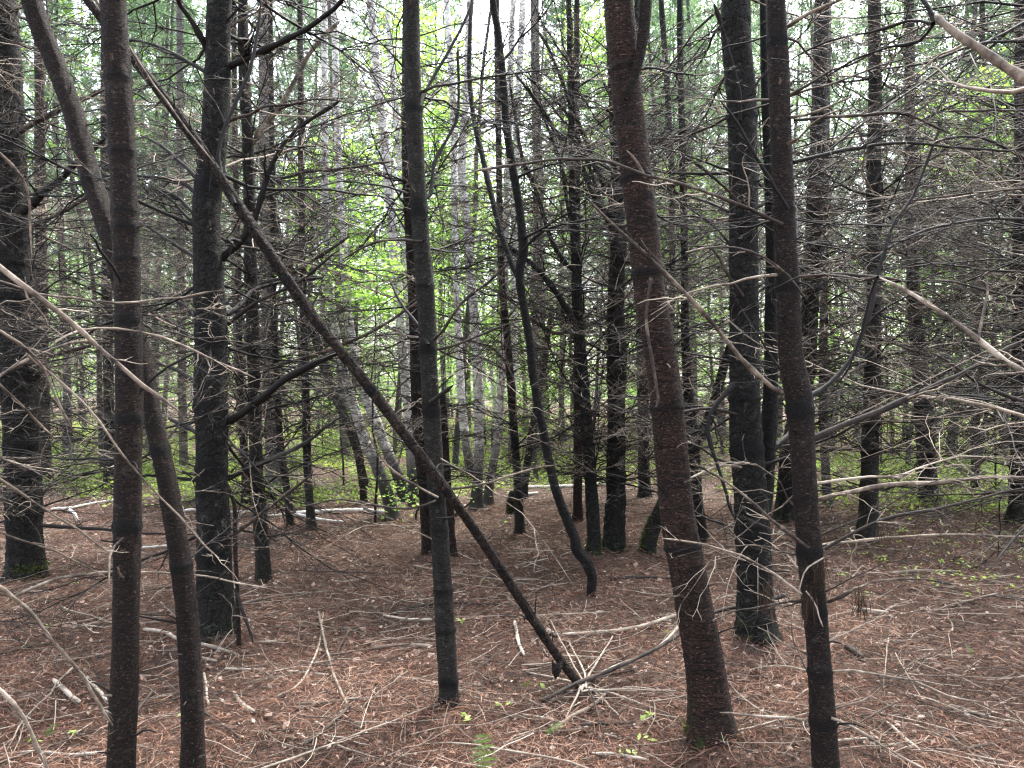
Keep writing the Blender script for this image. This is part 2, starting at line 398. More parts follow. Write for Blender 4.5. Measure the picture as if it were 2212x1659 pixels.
# ------------------------------------------------------------------ trunks
def trunk_tube(path, sides, rings=(), rough=.05, lobes=.0, base_z=0.):
    """path (n,4): place and radius -> tube with an uneven outline; rings: arc positions (indices) of dark branch collars"""
    P = path[:, :3]; R = path[:, 3].copy(); n = len(P)
    T = norm(np.gradient(P, axis=0)); U = norm(np.cross(T, np.array([0, 1., 0.]))); V = np.cross(T, U)
    a = np.arange(sides) * 2 * np.pi / sides
    s_ = np.concatenate([[0], np.cumsum(np.linalg.norm(np.diff(P, axis=0), axis=1))])
    ring = np.zeros(n); ringb = np.zeros(n)
    for z, sg in rings: g = np.exp(-np.abs((s_ - z) / sg) ** 3); ring = np.maximum(ring, g); ringb = np.maximum(ringb, np.exp(-((s_ - z) / min(sg, .018)) ** 2) * min(1, .018 / sg + .3))
    k = np.zeros((n, sides))
    for _ in range(7):
        f, m, ph = rng.uniform(1.5, 14), rng.integers(1, 5), rng.random() * 6.28
        k += np.sin(s_[:, None] * f + m * a[None, :] + ph) * rough / (1 + f * .12) * .6
    k += rng.normal(0, rough * .42, (n, sides))
    for _ in range(int(n * .12)):                       # knots and scars
        ci, ca = rng.integers(0, n), rng.random() * 6.28; w_ = rng.uniform(.5, 1.6)
        k += rough * rng.uniform(.5, 2.2) * np.exp(-(((np.arange(n) - ci) / w_) ** 2)[:, None] - ((np.angle(np.exp(1j * (a - ca))) * 4 / w_) ** 2)[None])
    k += lobes * np.exp(-np.clip(s_ - .05, 0, 9) / .13)[:, None] * (np.sin(a * 4 + rng.random() * 6)[None] * .5 + np.sin(a * 7 + rng.random() * 6)[None] * .3)
    k += (.34 * np.exp(-np.clip(s_ - .05, 0, 9) / .075))[:, None] * (lobes > 0)
    k += ringb[:, None] * (.10 + .05 * np.sin(a * 5 + rng.random() * 6)[None])
    rr = R[:, None] * (1 + k)
    v = (P[:, None] + (U[:, None] * np.cos(a)[None, :, None] + V[:, None] * np.sin(a)[None, :, None]) * rr[..., None]).reshape(-1, 3)
    idx = np.arange(n * sides).reshape(n, sides); nx = np.roll(idx, -1, 1)
    q = np.stack([idx[:-1], nx[:-1], nx[1:], idx[1:]], -1).reshape(-1, 4)
    return v, q, np.repeat(np.clip(ring * 1.2, 0, 1), sides)

def stem_path(pts, d, top=None, grounded=True, step=.03, wiggle=0.):
    """pts: (photo x, photo y, photo width) from the foot up, d: depth or list of depths -> (n,4)"""
    ds = d if isinstance(d, (list, tuple)) else [d] * len(pts)
    w = [np.append(at(x, y, dd), .5 * wd * dd / F) for (x, y, wd), dd in zip(pts, ds)]
    if grounded:
        b = w[0]
        if b[2] > .12:                                     # foot below the frame: run it on down
            dirn = (w[1][:3] - b[:3]); dirn = dirn / dirn[2]
            f = b.copy(); f[:3] = b[:3] - dirn * (b[2] + .06) * np.array([.7, .7, 1.]); f[3] = b[3] * 1.15
            w.insert(0, f)
        else:
            b = b.copy(); b[2] = hgt(b[0], b[1]) - .06; w[0] = b
    if top is not None and w[-1][2] < top:
        a, b = w[-2], w[-1]
        dr = (b[:3] - a[:3]) / max(b[2] - a[2], .05); dr[:2] *= .8
        for k in (.35, 1.):
            dz = (top - b[2]) * k
            w.append(np.append(b[:3] + dr * dz * np.array([1, 1, 1.]), max(b[3] * (1 - .55 * k), .012)))
    p = spline(w, step)
    if wiggle:
        n = len(p); m = max(3, n // 14)
        for ax in (0, 1):
            p[:, ax] += np.interp(np.arange(n), np.linspace(0, n - 1, m), rng.normal(0, wiggle, m))
    return p

TREES = {}
def tree(key, name, label, pts, d=None, mat='dark', top=8.5, sides=24, rings=None, rough=.05, lobes=.12, wh=None, crown=None, cat="tree", step=.03, near=1.15, wiggle=.0, group=None, grounded=True):
    """one standing tree; wh: whorls of dead limbs dict(z0,z1,gap,n,L,r,n2,n3,tone,az)"""
    if d is None: d = float(ground_at(pts[0][0], pts[0][1])[1])
    if mat == 'birch': pts = [(a, b_, w * .95) for a, b_, w in pts]
    p = stem_path(pts, d, top, grounded, step, wiggle)
    base = p[0, :3].copy(); base[2] = hgt(base[0], base[1])
    t = thing(name, base, label, cat, group)
    zs = p[:, 2]
    s_ = np.concatenate([[0], np.cumsum(np.linalg.norm(np.diff(p[:, :3], axis=0), axis=1))])
    wz = []
    if wh:
        z = wh['z0']
        while z < wh['z1']: wz.append(z); z += wh['gap'] * rng.uniform(.75, 1.3)
    d0 = d[0] if isinstance(d, (list, tuple)) else d
    rg = [(float(np.interp(at(1106, y_, d0)[2], zs, s_)), w_ * d0 / F) for y_, w_ in rings] if rings else [(float(np.interp(z, zs, s_)), .02) for z in wz]
    tr = obj("trunk", mesh("trunk", *(lambda a: (a[0] - base, a[1], a[2]))(trunk_tube(p, sides, rg, rough, lobes)), M[mat]), t)
    TREES[key] = dict(t=t, p=p, base=base)
    if p[0, 1] < 9.5 and p[0, 2] < .1: MOUNDS.append((base[0], base[1], p[0, 3]))
    for z in wz:
        i = int(np.argmin(np.abs(zs - z))); c = p[i]
        n = rng.poisson(wh['n']); a0 = rng.random() * 6.28
        lo, hi = wh.get('az', (0, 360))
        for j in range(n):
            az = a0 + j * 6.28 / max(n, 1) + rng.normal(0, .3)
            if (math.degrees(az) - lo) % 360 > (hi - lo): continue
            el = rng.normal(wh.get('el', .08), .36)
            D = np.array([math.cos(az) * math.cos(el), math.sin(az) * math.cos(el), math.sin(el)])
            L = wh['L'] * rng.uniform(.45, 1.15) * (1. if z > 1.2 else .7)
            r = wh.get('r', .010) * rng.uniform(.65, 1.25)
            P, R = primary(c[:3] + D * c[3] * .8, D, L, r, wh.get('up', .08))
            dc = np.linalg.norm(P - np.array([0, 0, CAM_H]), axis=1)
            inside = (np.abs(P[:, 0]) < P[:, 1] * .72)
            if dc.min() < 1.2 or np.any((P[:, 1] < wh.get('dmin', 2.3)) & inside): continue
            far_ = np.clip((c[1] - 6.5) / 4, 0, 1); tone = np.array([np.clip(rng.normal(wh.get('tone', .42) - .10 + .24 * far_, .27), .02, .95)])  # near limbs darkened as silhouettes, farther ones paled: backlight put into the tone
            n2 = rng.poisson(wh.get('n2', 7)); bs = twig_batches(P[None], R[None], np.array([L]), tone, n2, wh.get('n3', 3), near=near)
            part("branch", bs, M['twig'], t, base)
    if crown and d0 < 5.5:  # unseen crown added for shade, left off farther trees to keep their floor bright
        i = -1 if crown is True else int(np.argmin(np.abs(zs - crown)))
        c = obj("crown", random.choice(SHADE_CROWN), t, p[i, :3] - base - np.array([0, 0, 1.8])); c.rotation_euler = (0, 0, random.random() * 6)
        s0 = random.uniform(.8, 1.1); c.scale = (s0, s0, s0)
    return t

def limb(key, pts, ds, w0, w1, tone, n2=6, n3=2, L2=None, name="branch", label=None, mat='twig', near=.7, sides=8, flat=.4, droop=0., l2=.35):
    """a limb traced on the photo, at its own distances, as part of a standing tree"""
    T = TREES[key]; tone = min(tone + .09, .84) if tone > .4 else tone
    if not isinstance(ds, (list, tuple)): ds = (ds, ds)
    dd = np.linspace(ds[0], ds[1], len(pts))
    w = np.array([np.append(at(x, y, d_), .5 * wd * d_ / F) for (x, y), d_, wd in zip(pts, dd, np.linspace(w0, w1, len(pts)))])
    p = spline(w, .06); p[:, :3] += np.cumsum(rng.normal(0, .0022, (len(p), 3)), axis=0)
    L = float(np.linalg.norm(np.diff(p[:, :3], axis=0), axis=1).sum())
    R = p[:, 3] * (1 + rng.normal(0, .09, len(p)))
    for k in np.linspace(.2, .9, 5): R *= 1 + .45 * np.exp(-((np.linspace(0, 1, len(p)) - k) * L / .012) ** 2)
    R[-1] *= .5
    bs = twig_batches(p[None, :, :3], R[None], np.array([L]), np.array([tone]), n2, n3, sides=(sides, 4, 3), near=near, flat=flat, l2=L2 / L if L2 else l2, droop=droop)
    o = part(name, bs, M[mat], T['t'], T['base'])
    if label: o["label"] = label
    return o

# ------------------------------------------------------------------ the standing trees one can tell apart, traced from the photo
SP = dict(z0=.5, z1=5.2, gap=.30, n=6.2, L=2.0, r=.0085, n2=14, n3=6)
def wh(**k): return {**SP, **k}

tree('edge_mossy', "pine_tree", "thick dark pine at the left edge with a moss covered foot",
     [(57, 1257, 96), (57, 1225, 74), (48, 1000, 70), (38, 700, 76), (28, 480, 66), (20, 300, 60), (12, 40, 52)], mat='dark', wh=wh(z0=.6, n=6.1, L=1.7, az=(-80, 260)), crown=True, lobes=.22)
tree('slim_red', "pine_tree", "slim straight reddish trunk crossing in front of the leaning brown trunk",
     [(262, 1659, 57), (268, 1500, 56), (272, 1300, 53), (275, 1100, 55), (280, 900, 55), (279, 760, 54), (273, 560, 53), (264, 320, 54), (252, 120, 53), (243, 0, 52)], 2.9, mat='red_dark', sides=36, step=.02, rough=.035,
     rings=[(1135, 18), (905, 8), (690, 8), (560, 6), (490, 8), (455, 6), (330, 6), (170, 8)], wh=wh(z0=1.35, z1=3.2, gap=.5, n=1.8, L=.7, r=.006, az=(0, 180), dmin=2.6), crown=True)
tree('lean_brown', "pine_tree", "brown trunk leaning out leftwards behind the slim reddish one",
     [(421, 1659, 47), (413, 1480, 46), (401, 1300, 44), (385, 1180, 43), (365, 1060, 41), (348, 980, 40), (326, 880, 38), (305, 770, 40), (268, 620, 44), (243, 520, 45), (216, 440, 44), (190, 365, 42), (155, 235, 42), (112, 120, 41), (68, 0, 40)],
     [3.1, 3.1, 3.1, 3.1, 3.12, 3.14, 3.16, 3.18, 3.2, 3.22, 3.24, 3.26, 3.28, 3.3, 3.3], mat='red_dark', sides=32, step=.02, rough=.045, top=6.5, wh=wh(z0=.9, z1=2.8, gap=.45, n=1.6, L=.6, r=.006, az=(0, 180), dmin=2.7))
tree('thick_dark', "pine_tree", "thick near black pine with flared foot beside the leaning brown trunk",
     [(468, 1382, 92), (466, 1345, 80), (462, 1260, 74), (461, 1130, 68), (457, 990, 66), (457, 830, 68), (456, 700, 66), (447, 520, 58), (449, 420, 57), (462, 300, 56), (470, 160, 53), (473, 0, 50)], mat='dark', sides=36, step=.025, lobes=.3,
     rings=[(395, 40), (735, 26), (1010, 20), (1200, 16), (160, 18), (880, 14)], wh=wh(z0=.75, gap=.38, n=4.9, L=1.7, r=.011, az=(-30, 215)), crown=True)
tree('slender_olive', "pine_tree", "slender straight olive pine just behind the thick near black one",
     [(571, 1268, 34), (565, 1170, 31), (554, 1000, 27), (549, 830, 27), (545, 680, 27), (540, 520, 25), (535, 300, 24), (527, 150, 23), (524, 0, 21)], mat='olive', wh=wh(z0=.8, n=5.4, L=1.5), crown=True)
tree('midpine', "pine_tree", "olive pine with dark branch rings, crossed by the fallen reddish trunk",
     [(972, 1538, 50), (969, 1490, 41), (964, 1400, 42), (957, 1280, 40), (949, 1150, 38), (941, 1040, 37), (934, 930, 38), (927, 800, 38), (920, 650, 39), (909, 500, 37), (901, 370, 35), (895, 250, 36), (890, 120, 36), (888, 0, 36)], mat='olive', sides=36, step=.018, rough=.03, lobes=.2,
     rings=[(1275, 6), (1360, 5), (1075, 16), (885, 18), (755, 12), (455, 20), (235, 10), (1145, 5), (1470, 12), (620, 6)], wh=wh(z0=1.25, z1=4, gap=.47, n=3.4, L=1.1, r=.007, az=(-20, 200), dmin=3.), crown=True)
tree('stem_behind', "pine_tree", "dark thin trunk half hidden behind the ringed olive pine",
     [(926, 1204, 26), (916, 1060, 24), (905, 950, 26), (899, 830, 24), (894, 680, 22), (885, 500, 20), (878, 350, 20), (877, 150, 18), (878, 0, 17)], 7.4, mat='rot', wh=wh(z0=.8, n=5.4, L=1.7))
tree('broken_stub', "dead_tree", "short broken dead stem with torn orange wood behind the olive pine",
     [(977, 1203, 24), (972, 1110, 17), (963, 980, 15), (957, 870, 15), (957, 850, 6)], 7.3, mat='rot', top=None, rough=.14, sides=14, cat="dead tree", wh=wh(z0=.8, z1=1.5, n=2.7, L=.6))
tree('black_crooked', "dead_tree", "crooked thin black trunk bending down to the open floor",
     [(1280, 1303, 24), (1278, 1272, 19), (1279, 1247, 20), (1266, 1214, 24), (1245, 1188, 25), (1241, 1162, 22), (1226, 1125, 21), (1201, 1059, 19), (1187, 999, 19), (1172, 924, 18), (1163, 882, 17), (1150, 800, 18), (1145, 740, 17), (1134, 675, 17), (1122, 590, 19), (1131, 540, 21), (1124, 470, 18), (1112, 385, 17), (1096, 290, 17), (1087, 180, 16), (1076, 70, 15), (1064, 0, 15)], 5.83, mat='black', sides=20, rough=.09, wh=wh(z0=2.4, z1=4.5, gap=.5, n=2.0, L=1.1, tone=.2))
tree('big_red', "pine_tree", "stout reddish brown trunk with ringed scaly bark and flared foot",
     [(1540, 1618, 116), (1537, 1580, 104), (1530, 1505, 90), (1519, 1420, 84), (1503, 1330, 80), (1484, 1230, 75), (1464, 1120, 73), (1448, 960, 71), (1432, 800, 69), (1403, 625, 67), (1387, 475, 66), (1366, 300, 65), (1350, 150, 64), (1337, 0, 63)], mat='red', sides=48, step=.015, rough=.03, lobes=.16,
     rings=[(590, 8), (1180, 5), (385, 8), (880, 6), (150, 6)], wh=wh(z0=1.5, z1=3.4, gap=.5, n=1.9, L=.7, r=.006, az=(0, 180), dmin=3.), crown=True)
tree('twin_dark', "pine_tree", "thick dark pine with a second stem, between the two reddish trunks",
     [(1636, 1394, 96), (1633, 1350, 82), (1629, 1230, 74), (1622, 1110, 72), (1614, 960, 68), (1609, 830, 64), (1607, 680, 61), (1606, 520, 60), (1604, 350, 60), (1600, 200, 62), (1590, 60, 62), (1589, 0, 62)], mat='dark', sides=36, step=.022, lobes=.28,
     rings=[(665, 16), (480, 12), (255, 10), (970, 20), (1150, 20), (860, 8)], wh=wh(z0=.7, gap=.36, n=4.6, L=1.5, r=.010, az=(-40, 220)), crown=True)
tree('near_ringed', "pine_tree", "dark reddish trunk with black branch rings and pale dead twigs",
     [(1784, 1659, 55), (1777, 1550, 54), (1768, 1405, 48), (1753, 1230, 52), (1740, 1080, 52), (1733, 950, 52), (1726, 860, 56), (1708, 760, 50), (1702, 630, 50), (1694, 480, 46), (1687, 300, 43), (1681, 120, 44), (1676, 0, 41)], 3.0, mat='red_dark', sides=36, step=.018, rough=.03,
     rings=[(1450, 8), (1557, 8), (1318, 16), (1190, 10), (885, 22), (615, 20), (90, 20), (455, 6), (1075, 5)], wh=wh(z0=.35, z1=3.1, gap=.26, n=3.4, L=.75, r=.005, n2=5, n3=2, az=(-30, 210), dmin=2.5, tone=.62), crown=True)
tree('dark_knotted', "pine_tree", "black knotted trunk with upswept boughs behind the stout reddish one",
     [(1325, 1198, 54), (1328, 1150, 44), (1331, 1040, 42), (1331, 900, 38), (1332, 760, 38), (1331, 640, 36), (1335, 540, 36), (1330, 470, 34), (1331, 380, 22), (1325, 250, 18), (1318, 100, 16), (1312, 0, 15)], mat='dark', sides=28, rough=.10, wh=wh(z0=.7, n=6.5, L=1.7, el=.25), crown=True)
tree('slim_forked', "pine_tree", "slim dark trunk with a mossy foot and low forked boughs",
     [(1279, 1203, 32), (1283, 1160, 29), (1277, 1050, 27), (1268, 930, 26), (1258, 800, 24), (1247, 660, 23), (1243, 540, 20), (1236, 420, 14), (1233, 250, 12), (1230, 80, 11)], mat='dark', rough=.07, wh=wh(z0=.8, n=6.2, L=1.7, el=.3), crown=True)
tree('behind_forked', "pine_tree", "straight brown trunk standing behind the mossy footed slim one",
     [(1247, 1133, 24), (1248, 1080, 20), (1249, 950, 19), (1248, 800, 18), (1247, 600, 16), (1246, 300, 14), (1246, 0, 12)], mat='red_dark', wh=wh(z0=.9, n=5.4, L=1.7))
tree('single_mid', "pine_tree", "lone slender olive trunk standing in the middle of the open floor",
     [(1124, 1159, 23), (1121, 1110, 20), (1117, 1020, 18), (1110, 930, 17), (1103, 830, 17), (1095, 720, 16), (1085, 620, 15), (1080, 480, 14), (1077, 300, 13), (1074, 150, 12), (1072, 0, 11)], mat='olive', wh=wh(z0=1., n=4.9, L=1.5), crown=True)
tree('right_straight', "pine_tree", "straight grey olive pine standing clear at right of the ringed trunk",
     [(1871, 1178, 48), (1875, 1120, 40), (1878, 1030, 36), (1882, 880, 34), (1886, 740, 30), (1888, 600, 29), (1888, 400, 28), (1890, 200, 27), (1888, 0, 25)], mat='olive', lobes=.25, wh=wh(z0=.6, n=6.5, L=2.0, r=.011), crown=True)
tree('right_far', "pine_tree", "dark pine with a flared foot farther back at right, in thick twigs",
     [(2008, 1083, 46), (2004, 1040, 38), (1997, 930, 36), (1988, 800, 32), (1976, 680, 27), (1970, 520, 24), (1966, 300, 22), (1964, 0, 20)], mat='dark', lobes=.25, wh=wh(z0=.7, n=6.5, L=2.2, r=.012), crown=True)
tree('lean_right', "pine_tree", "thick dark pine leaning right behind the black ringed trunk",
     [(1694, 1127, 46), (1698, 1080, 42), (1710, 960, 40), (1738, 820, 38), (1748, 700, 36), (1757, 500, 34), (1766, 300, 32), (1772, 120, 30), (1776, 0, 30)], mat='dark', wh=wh(z0=.8, n=6.8, L=2.1, r=.012), crown=True)
tree('thin_pale_right', "pine_tree", "thin pale grey trunk seen just right of the black ringed one",
     [(1788, 1092, 22), (1785, 1040, 19), (1778, 900, 18), (1779, 700, 16), (1783, 450, 14), (1787, 200, 13), (1790, 0, 12)], mat='grey', wh=wh(z0=1., n=5.1, L=1.8))
tree('y_dark', "dead_tree", "black forked trunk with a side stem rising to the thick dark pine",
     [(1516, 1176, 32), (1508, 1100, 25), (1501, 1000, 24), (1494, 930, 24), (1486, 840, 20), (1480, 700, 17), (1478, 500, 15), (1474, 320, 14), (1470, 150, 13), (1468, 0, 12)], mat='black', rough=.08, wh=wh(z0=1., n=5.4, L=1.5, tone=.25))
tree('thin_right', "pine_tree", "spindly dark trunk behind the stout reddish one's top",
     [(1441, 1090, 16), (1447, 900, 15), (1450, 700, 14), (1452, 420, 13), (1442, 200, 12), (1432, 60, 12), (1428, 0, 11)], 11, mat='dark', wh=wh(z0=1., n=5.7, L=1.8))
tree('edge_right', "pine_tree", "rough dark pine cut by the right edge of the picture",
     [(2206, 1030, 44), (2206, 960, 40), (2207, 800, 38), (2208, 560, 36), (2209, 300, 32), (2209, 0, 30)], 9.5, mat='dark', wh=wh(z0=.7, n=6.8, L=2.1, r=.012), crown=True)
tree('left_hidden', "pine_tree", "dark trunk behind the mossy footed pine, before the green clearing",
     [(98, 1042, 28), (97, 980, 25), (94, 850, 23), (90, 600, 22), (86, 300, 20), (84, 0, 18)], mat='rot', wh=wh(z0=.8, n=6.2, L=2.0, r=.011), crown=True)
tree('left_gap', "pine_tree", "dark trunk seen between the mossy pine and the slim reddish trunk",
     [(237, 1053, 26), (237, 980, 23), (235, 860, 21), (232, 650, 20), (228, 400, 18), (226, 0, 16)], mat='dark', wh=wh(z0=.8, n=6.2, L=2.1, r=.011), crown=True)
tree('left_curly', "dead_tree", "thin dark stem with peeling bark right of the thick near black pine",
     [(532, 1090, 19), (530, 1020, 17), (524, 920, 16), (518, 800, 15), (515, 600, 13), (508, 300, 12), (505, 0, 11)], mat='rot', wh=wh(z0=1., n=4.9, L=1.8))
tree('left_grey', "pine_tree", "broad grey brown trunk behind the slender olive pine",
     [(592, 1064, 40), (592, 980, 36), (586, 850, 34), (580, 600, 30), (574, 300, 27), (570, 0, 24)], mat='grey', wh=wh(z0=1., n=5.7, L=2.1, r=.011), crown=True)
tree('left_slim', "pine_tree", "slim trunk with a slight bend and bare foot by the white fallen log",
     [(629, 1147, 17), (621, 1070, 16), (606, 960, 15), (600, 850, 14), (592, 700, 13), (590, 480, 12), (586, 200, 11), (584, 0, 10)], mat='dark', wh=wh(z0=1., n=4.9, L=1.5))
tree('left_moss', "pine_tree", "grey slim trunk with a small mossy foot by the white log",
     [(674, 1153, 21), (669, 1090, 18), (664, 1000, 17), (661, 880, 17), (656, 700, 15), (652, 450, 14), (648, 0, 12)], mat='olive', wh=wh(z0=1., n=5.4, L=1.6), crown=True)
tree('tan_lean', "dead_tree", "stripped tan dead trunk leaning under the fallen one towards the birches",
     [(784, 1056, 15), (778, 1000, 17), (768, 960, 18), (735, 880, 19), (704, 800, 18), (672, 700, 18), (641, 620, 18), (604, 520, 18), (588, 440, 18), (575, 370, 18), (562, 310, 10)], 11., mat='rot', top=None, rough=.1, cat="dead tree", wh=wh(z0=1.5, z1=4.5, n=3.2, L=1.2))
tree('birch_lean', "birch_tree", "leaning birch with a black foot beside the white fallen logs",
     [(851, 1122, 32), (838, 1075, 28), (814, 1005, 27), (790, 955, 25), (772, 900, 22), (748, 820, 20), (731, 745, 18), (716, 660, 18), (706, 560, 17), (703, 420, 16), (702, 250, 15), (700, 0, 13)], mat='birch', lobes=.2, wh=wh(z0=1.6, gap=.7, n=2.7, L=1.2, tone=.25), cat="birch")
tree('birch_second', "birch_tree", "whiter birch leaning just behind the black footed one",
     [(864, 1040, 26), (848, 1000, 25), (829, 955, 24), (810, 905, 23), (790, 855, 22), (768, 770, 20), (752, 680, 19), (744, 560, 18), (735, 420, 17), (728, 250, 16), (722, 0, 14)], 11.2, mat='birch', wh=wh(z0=2, gap=.8, n=2.7, L=1.2, tone=.25), cat="birch")
tree('birch_dark', "birch_tree", "grey birch with dark bands rising left of the ringed olive pine",
     [(893, 1085, 22), (888, 980, 22), (880, 880, 22), (870, 760, 22), (860, 630, 22), (847, 480, 22), (832, 320, 22), (818, 190, 20), (806, 60, 18), (801, 0, 18)], 10.6, mat='birch', wh=wh(z0=1.8, gap=.6, n=3.5, L=1.2, tone=.25), cat="birch")
tree('birch_tall', "birch_tree", "bright white birch stem behind the grey banded birch",
     [(905, 1030, 18), (896, 900, 18), (884, 700, 18), (874, 500, 17), (862, 330, 16), (850, 180, 15), (838, 30, 14)], 14.5, mat='birch', wh=wh(z0=3, gap=.9, n=2.7, L=1.2, tone=.25), cat="birch")
tree('birch_mid', "birch_tree", "white birch with a slight sway, left of the black footed pair",
     [(1019, 1045, 24), (1014, 1000, 22), (1004, 940, 20), (996, 840, 18), (989, 700, 17), (984, 560, 17), (982, 400, 16), (978, 200, 16), (970, 80, 14), (965, 0, 13)], 13.2, mat='birch', wh=wh(z0=2, gap=.8, n=3.0, L=1.2, tone=.25), cat="birch")
tree('birch_black', "birch_tree", "birch with a charcoal black lower trunk in the middle of the clump",
     [(1029, 1102, 32), (1032, 1040, 24), (1034, 960, 22), (1032, 820, 22), (1026, 700, 21), (1015, 580, 20), (1007, 470, 19), (998, 370, 19), (1006, 220, 16), (1012, 80, 15), (1015, 0, 14)], mat='birch', lobes=.2, wh=wh(z0=1.4, gap=.6, n=3.4, L=1.1, tone=.25), cat="birch")
tree('birch_right', "birch_tree", "pale birch leaning right out of the birch clump",
     [(1054, 1088, 26), (1057, 1050, 20), (1066, 1000, 19), (1076, 930, 18), (1082, 840, 17), (1088, 700, 16), (1092, 560, 15), (1098, 350, 14), (1104, 120, 13), (1108, 0, 12)], mat='birch', wh=wh(z0=2., gap=.7, n=3.0, L=1.2, tone=.25), cat="birch")
tree('birch_far', "birch_tree", "tall chalky birch far behind the crooked black trunk",
     [(1105, 1005, 18), (1107, 900, 17), (1110, 700, 17), (1113, 400, 16), (1120, 200, 15), (1130, 0, 14)], 16.5, mat='birch', wh=wh(z0=3, gap=.9, n=2.7, L=1.4, tone=.25), cat="birch")
tree('pale_pine', "pine_tree", "broad pale grey pine far back between crooked black and forked trunks",
     [(1170, 985, 26), (1168, 900, 24), (1166, 700, 23), (1162, 400, 21), (1157, 150, 19), (1155, 0, 18)], 19, mat='grey', top=13, wh=wh(z0=1.5, z1=9, gap=.7, n=5.4, L=2.2, r=.014, n2=6, n3=2))
tree('dark_pair', "dead_tree", "dark stem leaning right behind the lone slender olive trunk",
     [(1131, 1058, 19), (1138, 1010, 17), (1150, 930, 16), (1164, 850, 15), (1180, 760, 12), (1192, 660, 9)], 11.5, mat='black', top=None, wh=wh(z0=.8, z1=3, n=3.5, L=1.2, tone=.2))
tree('back_dark', "pine_tree", "dark straight trunk in the gap between forked and stout reddish trunks",
     [(1392, 1074, 27), (1391, 1000, 25), (1388, 850, 23), (1384, 650, 21), (1380, 300, 18), (1378, 0, 16)], mat='dark', wh=wh(z0=.8, n=5.7, L=2., r=.011), crown=True)
tree('seventh', "dead_tree", "thin dark stem leaning into the crooked leaning birches",
     [(796, 1058, 15), (782, 1015, 14), (770, 960, 13), (764, 900, 12), (766, 800, 10), (770, 650, 9)], 12.4, mat='rot', top=None, wh=wh(z0=.8, z1=3.5, n=3.2, L=1.2))
tree('stub_moss', "stump", "low mossy stub beside the lone slender olive trunk's foot",
     [(1103, 1108, 20), (1104, 1080, 15), (1106, 1064, 12), (1107, 1060, 4)], mat='dark', top=None, rough=.12, lobes=.3, cat="stump")
tree('left_tangle', "pine_tree", "grey trunk at the back of the clearing left of the thick near black pine",
     [(398, 1016, 20), (396, 960, 18), (393, 800, 17), (390, 500, 15), (388, 0, 13)], 15.6, mat='grey', wh=wh(z0=.8, n=6.1, L=2.1, r=.012, z1=7), crown=True)
tree('right_back', "pine_tree", "dark slim trunk far right at the back of the twig tangle",
     [(2106, 1056, 17), (2108, 960, 15), (2112, 800, 14), (2118, 500, 12), (2122, 0, 11)], 12.7, mat='dark', wh=wh(z0=.7, n=6.1, L=2.1, r=.011, z1=6.5), crown=True)

# trees that stand just outside the picture and reach into it
def outside(key, x, y, lab, r=.07, mat='red_dark', whk=None):
    p0 = np.array([x, y, 0.])
    px = 1106 + x / y * F
    pts = []
    for z in (0, 1.2, 2.6, 4.5):
        pts.append((px, 829.5 - (z - CAM_H) / y * F + 20, 2 * r * (1 - z * .06) * F / y))
    tree(key, "pine_tree", lab, pts, y, mat=mat, sides=20, step=.05, wh=whk, crown=True, wiggle=.01)
outside('out_left_near', -2.05, 2.1, "dead limbed pine just beyond the left edge, thick tan limb reaching in low", .06, whk=wh(z0=.5, z1=3, gap=.5, n=2, L=.6, r=.006, tone=.6, az=(60, 300)))
outside('out_left_mid', -3.5, 3.9, "pine beyond the left edge sending thin pale twigs past the mossy pine", .09, 'dark', wh(z0=.4, z1=3.8, gap=.35, n=3.6, L=1.5, tone=.5, dmin=2.6))
outside('out_left_far', -5.6, 6.6, "pine beyond the left edge behind the mossy pine", .10, 'dark', wh(z0=.5, n=5, L=2.2, r=.012, tone=.45))
outside('out_right_near', 2.3, 2.3, "pine beyond the right edge with thick pale bowed limbs reaching in high", .07, whk=wh(z0=.4, z1=3, gap=.6, n=1.6, L=.6, r=.006, tone=.6, az=(-120, 120)))
outside('out_right_mid', 3.35, 3.9, "pine beyond the right edge filling the upper corner with long level twigs", .09, 'dark', wh(z0=.9, z1=4.2, gap=.27, n=5, L=2.2, r=.010, tone=.5, dmin=2.7))
outside('out_right_far', 5.1, 6.2, "pine beyond the right edge sending level limbs behind the straight olive pine", .11, 'dark', wh(z0=.7, gap=.33, n=5.5, L=2.8, r=.013, n2=9, tone=.45))
outside('out_right_deep', 7.6, 9.4, "pine beyond the right edge deep in the tangle of grey twigs", .12, 'dark', wh(z0=.7, z1=6.5, gap=.36, n=5.5, L=2.8, r=.014, n2=9, tone=.45))

# ------------------------------------------------------------------ the twin stem, forks and the moss
def extra_stem(key, pts, d, mat, name="stem", top=None, rough=.06, sides=20, label=None):
    T = TREES[key]; p = stem_path(pts, d, top, False, .03)
    v, q, t = trunk_tube(p, sides, (), rough, 0)
    o = obj(name, mesh(name, v - T['base'], q, t, M[mat]), T['t'])
    if label: o["label"] = label
extra_stem('twin_dark', [(1640, 1130, 44), (1650, 1040, 40), (1658, 960, 36), (1664, 860, 32), (1666, 700, 28), (1668, 560, 26), (1662, 400, 22), (1655, 250, 18), (1650, 100, 16), (1648, 0, 14)], 4.97, 'black', top=6.5, label="thinner black second stem")
extra_stem('big_red', [(1352, 215, 10), (1370, 165, 20), (1386, 100, 24), (1394, 40, 25), (1396, 0, 25)], 3.4, 'red_dark', top=5, label="dark side stem")
extra_stem('y_dark', [(1502, 960, 22), (1520, 930, 22), (1540, 880, 22), (1556, 820, 20), (1572, 765, 18), (1590, 690, 14), (1600, 600, 10)], [8.2, 8.1, 8., 7.9, 7.8, 7.7, 7.6], 'black', rough=.1, label="black side stem")
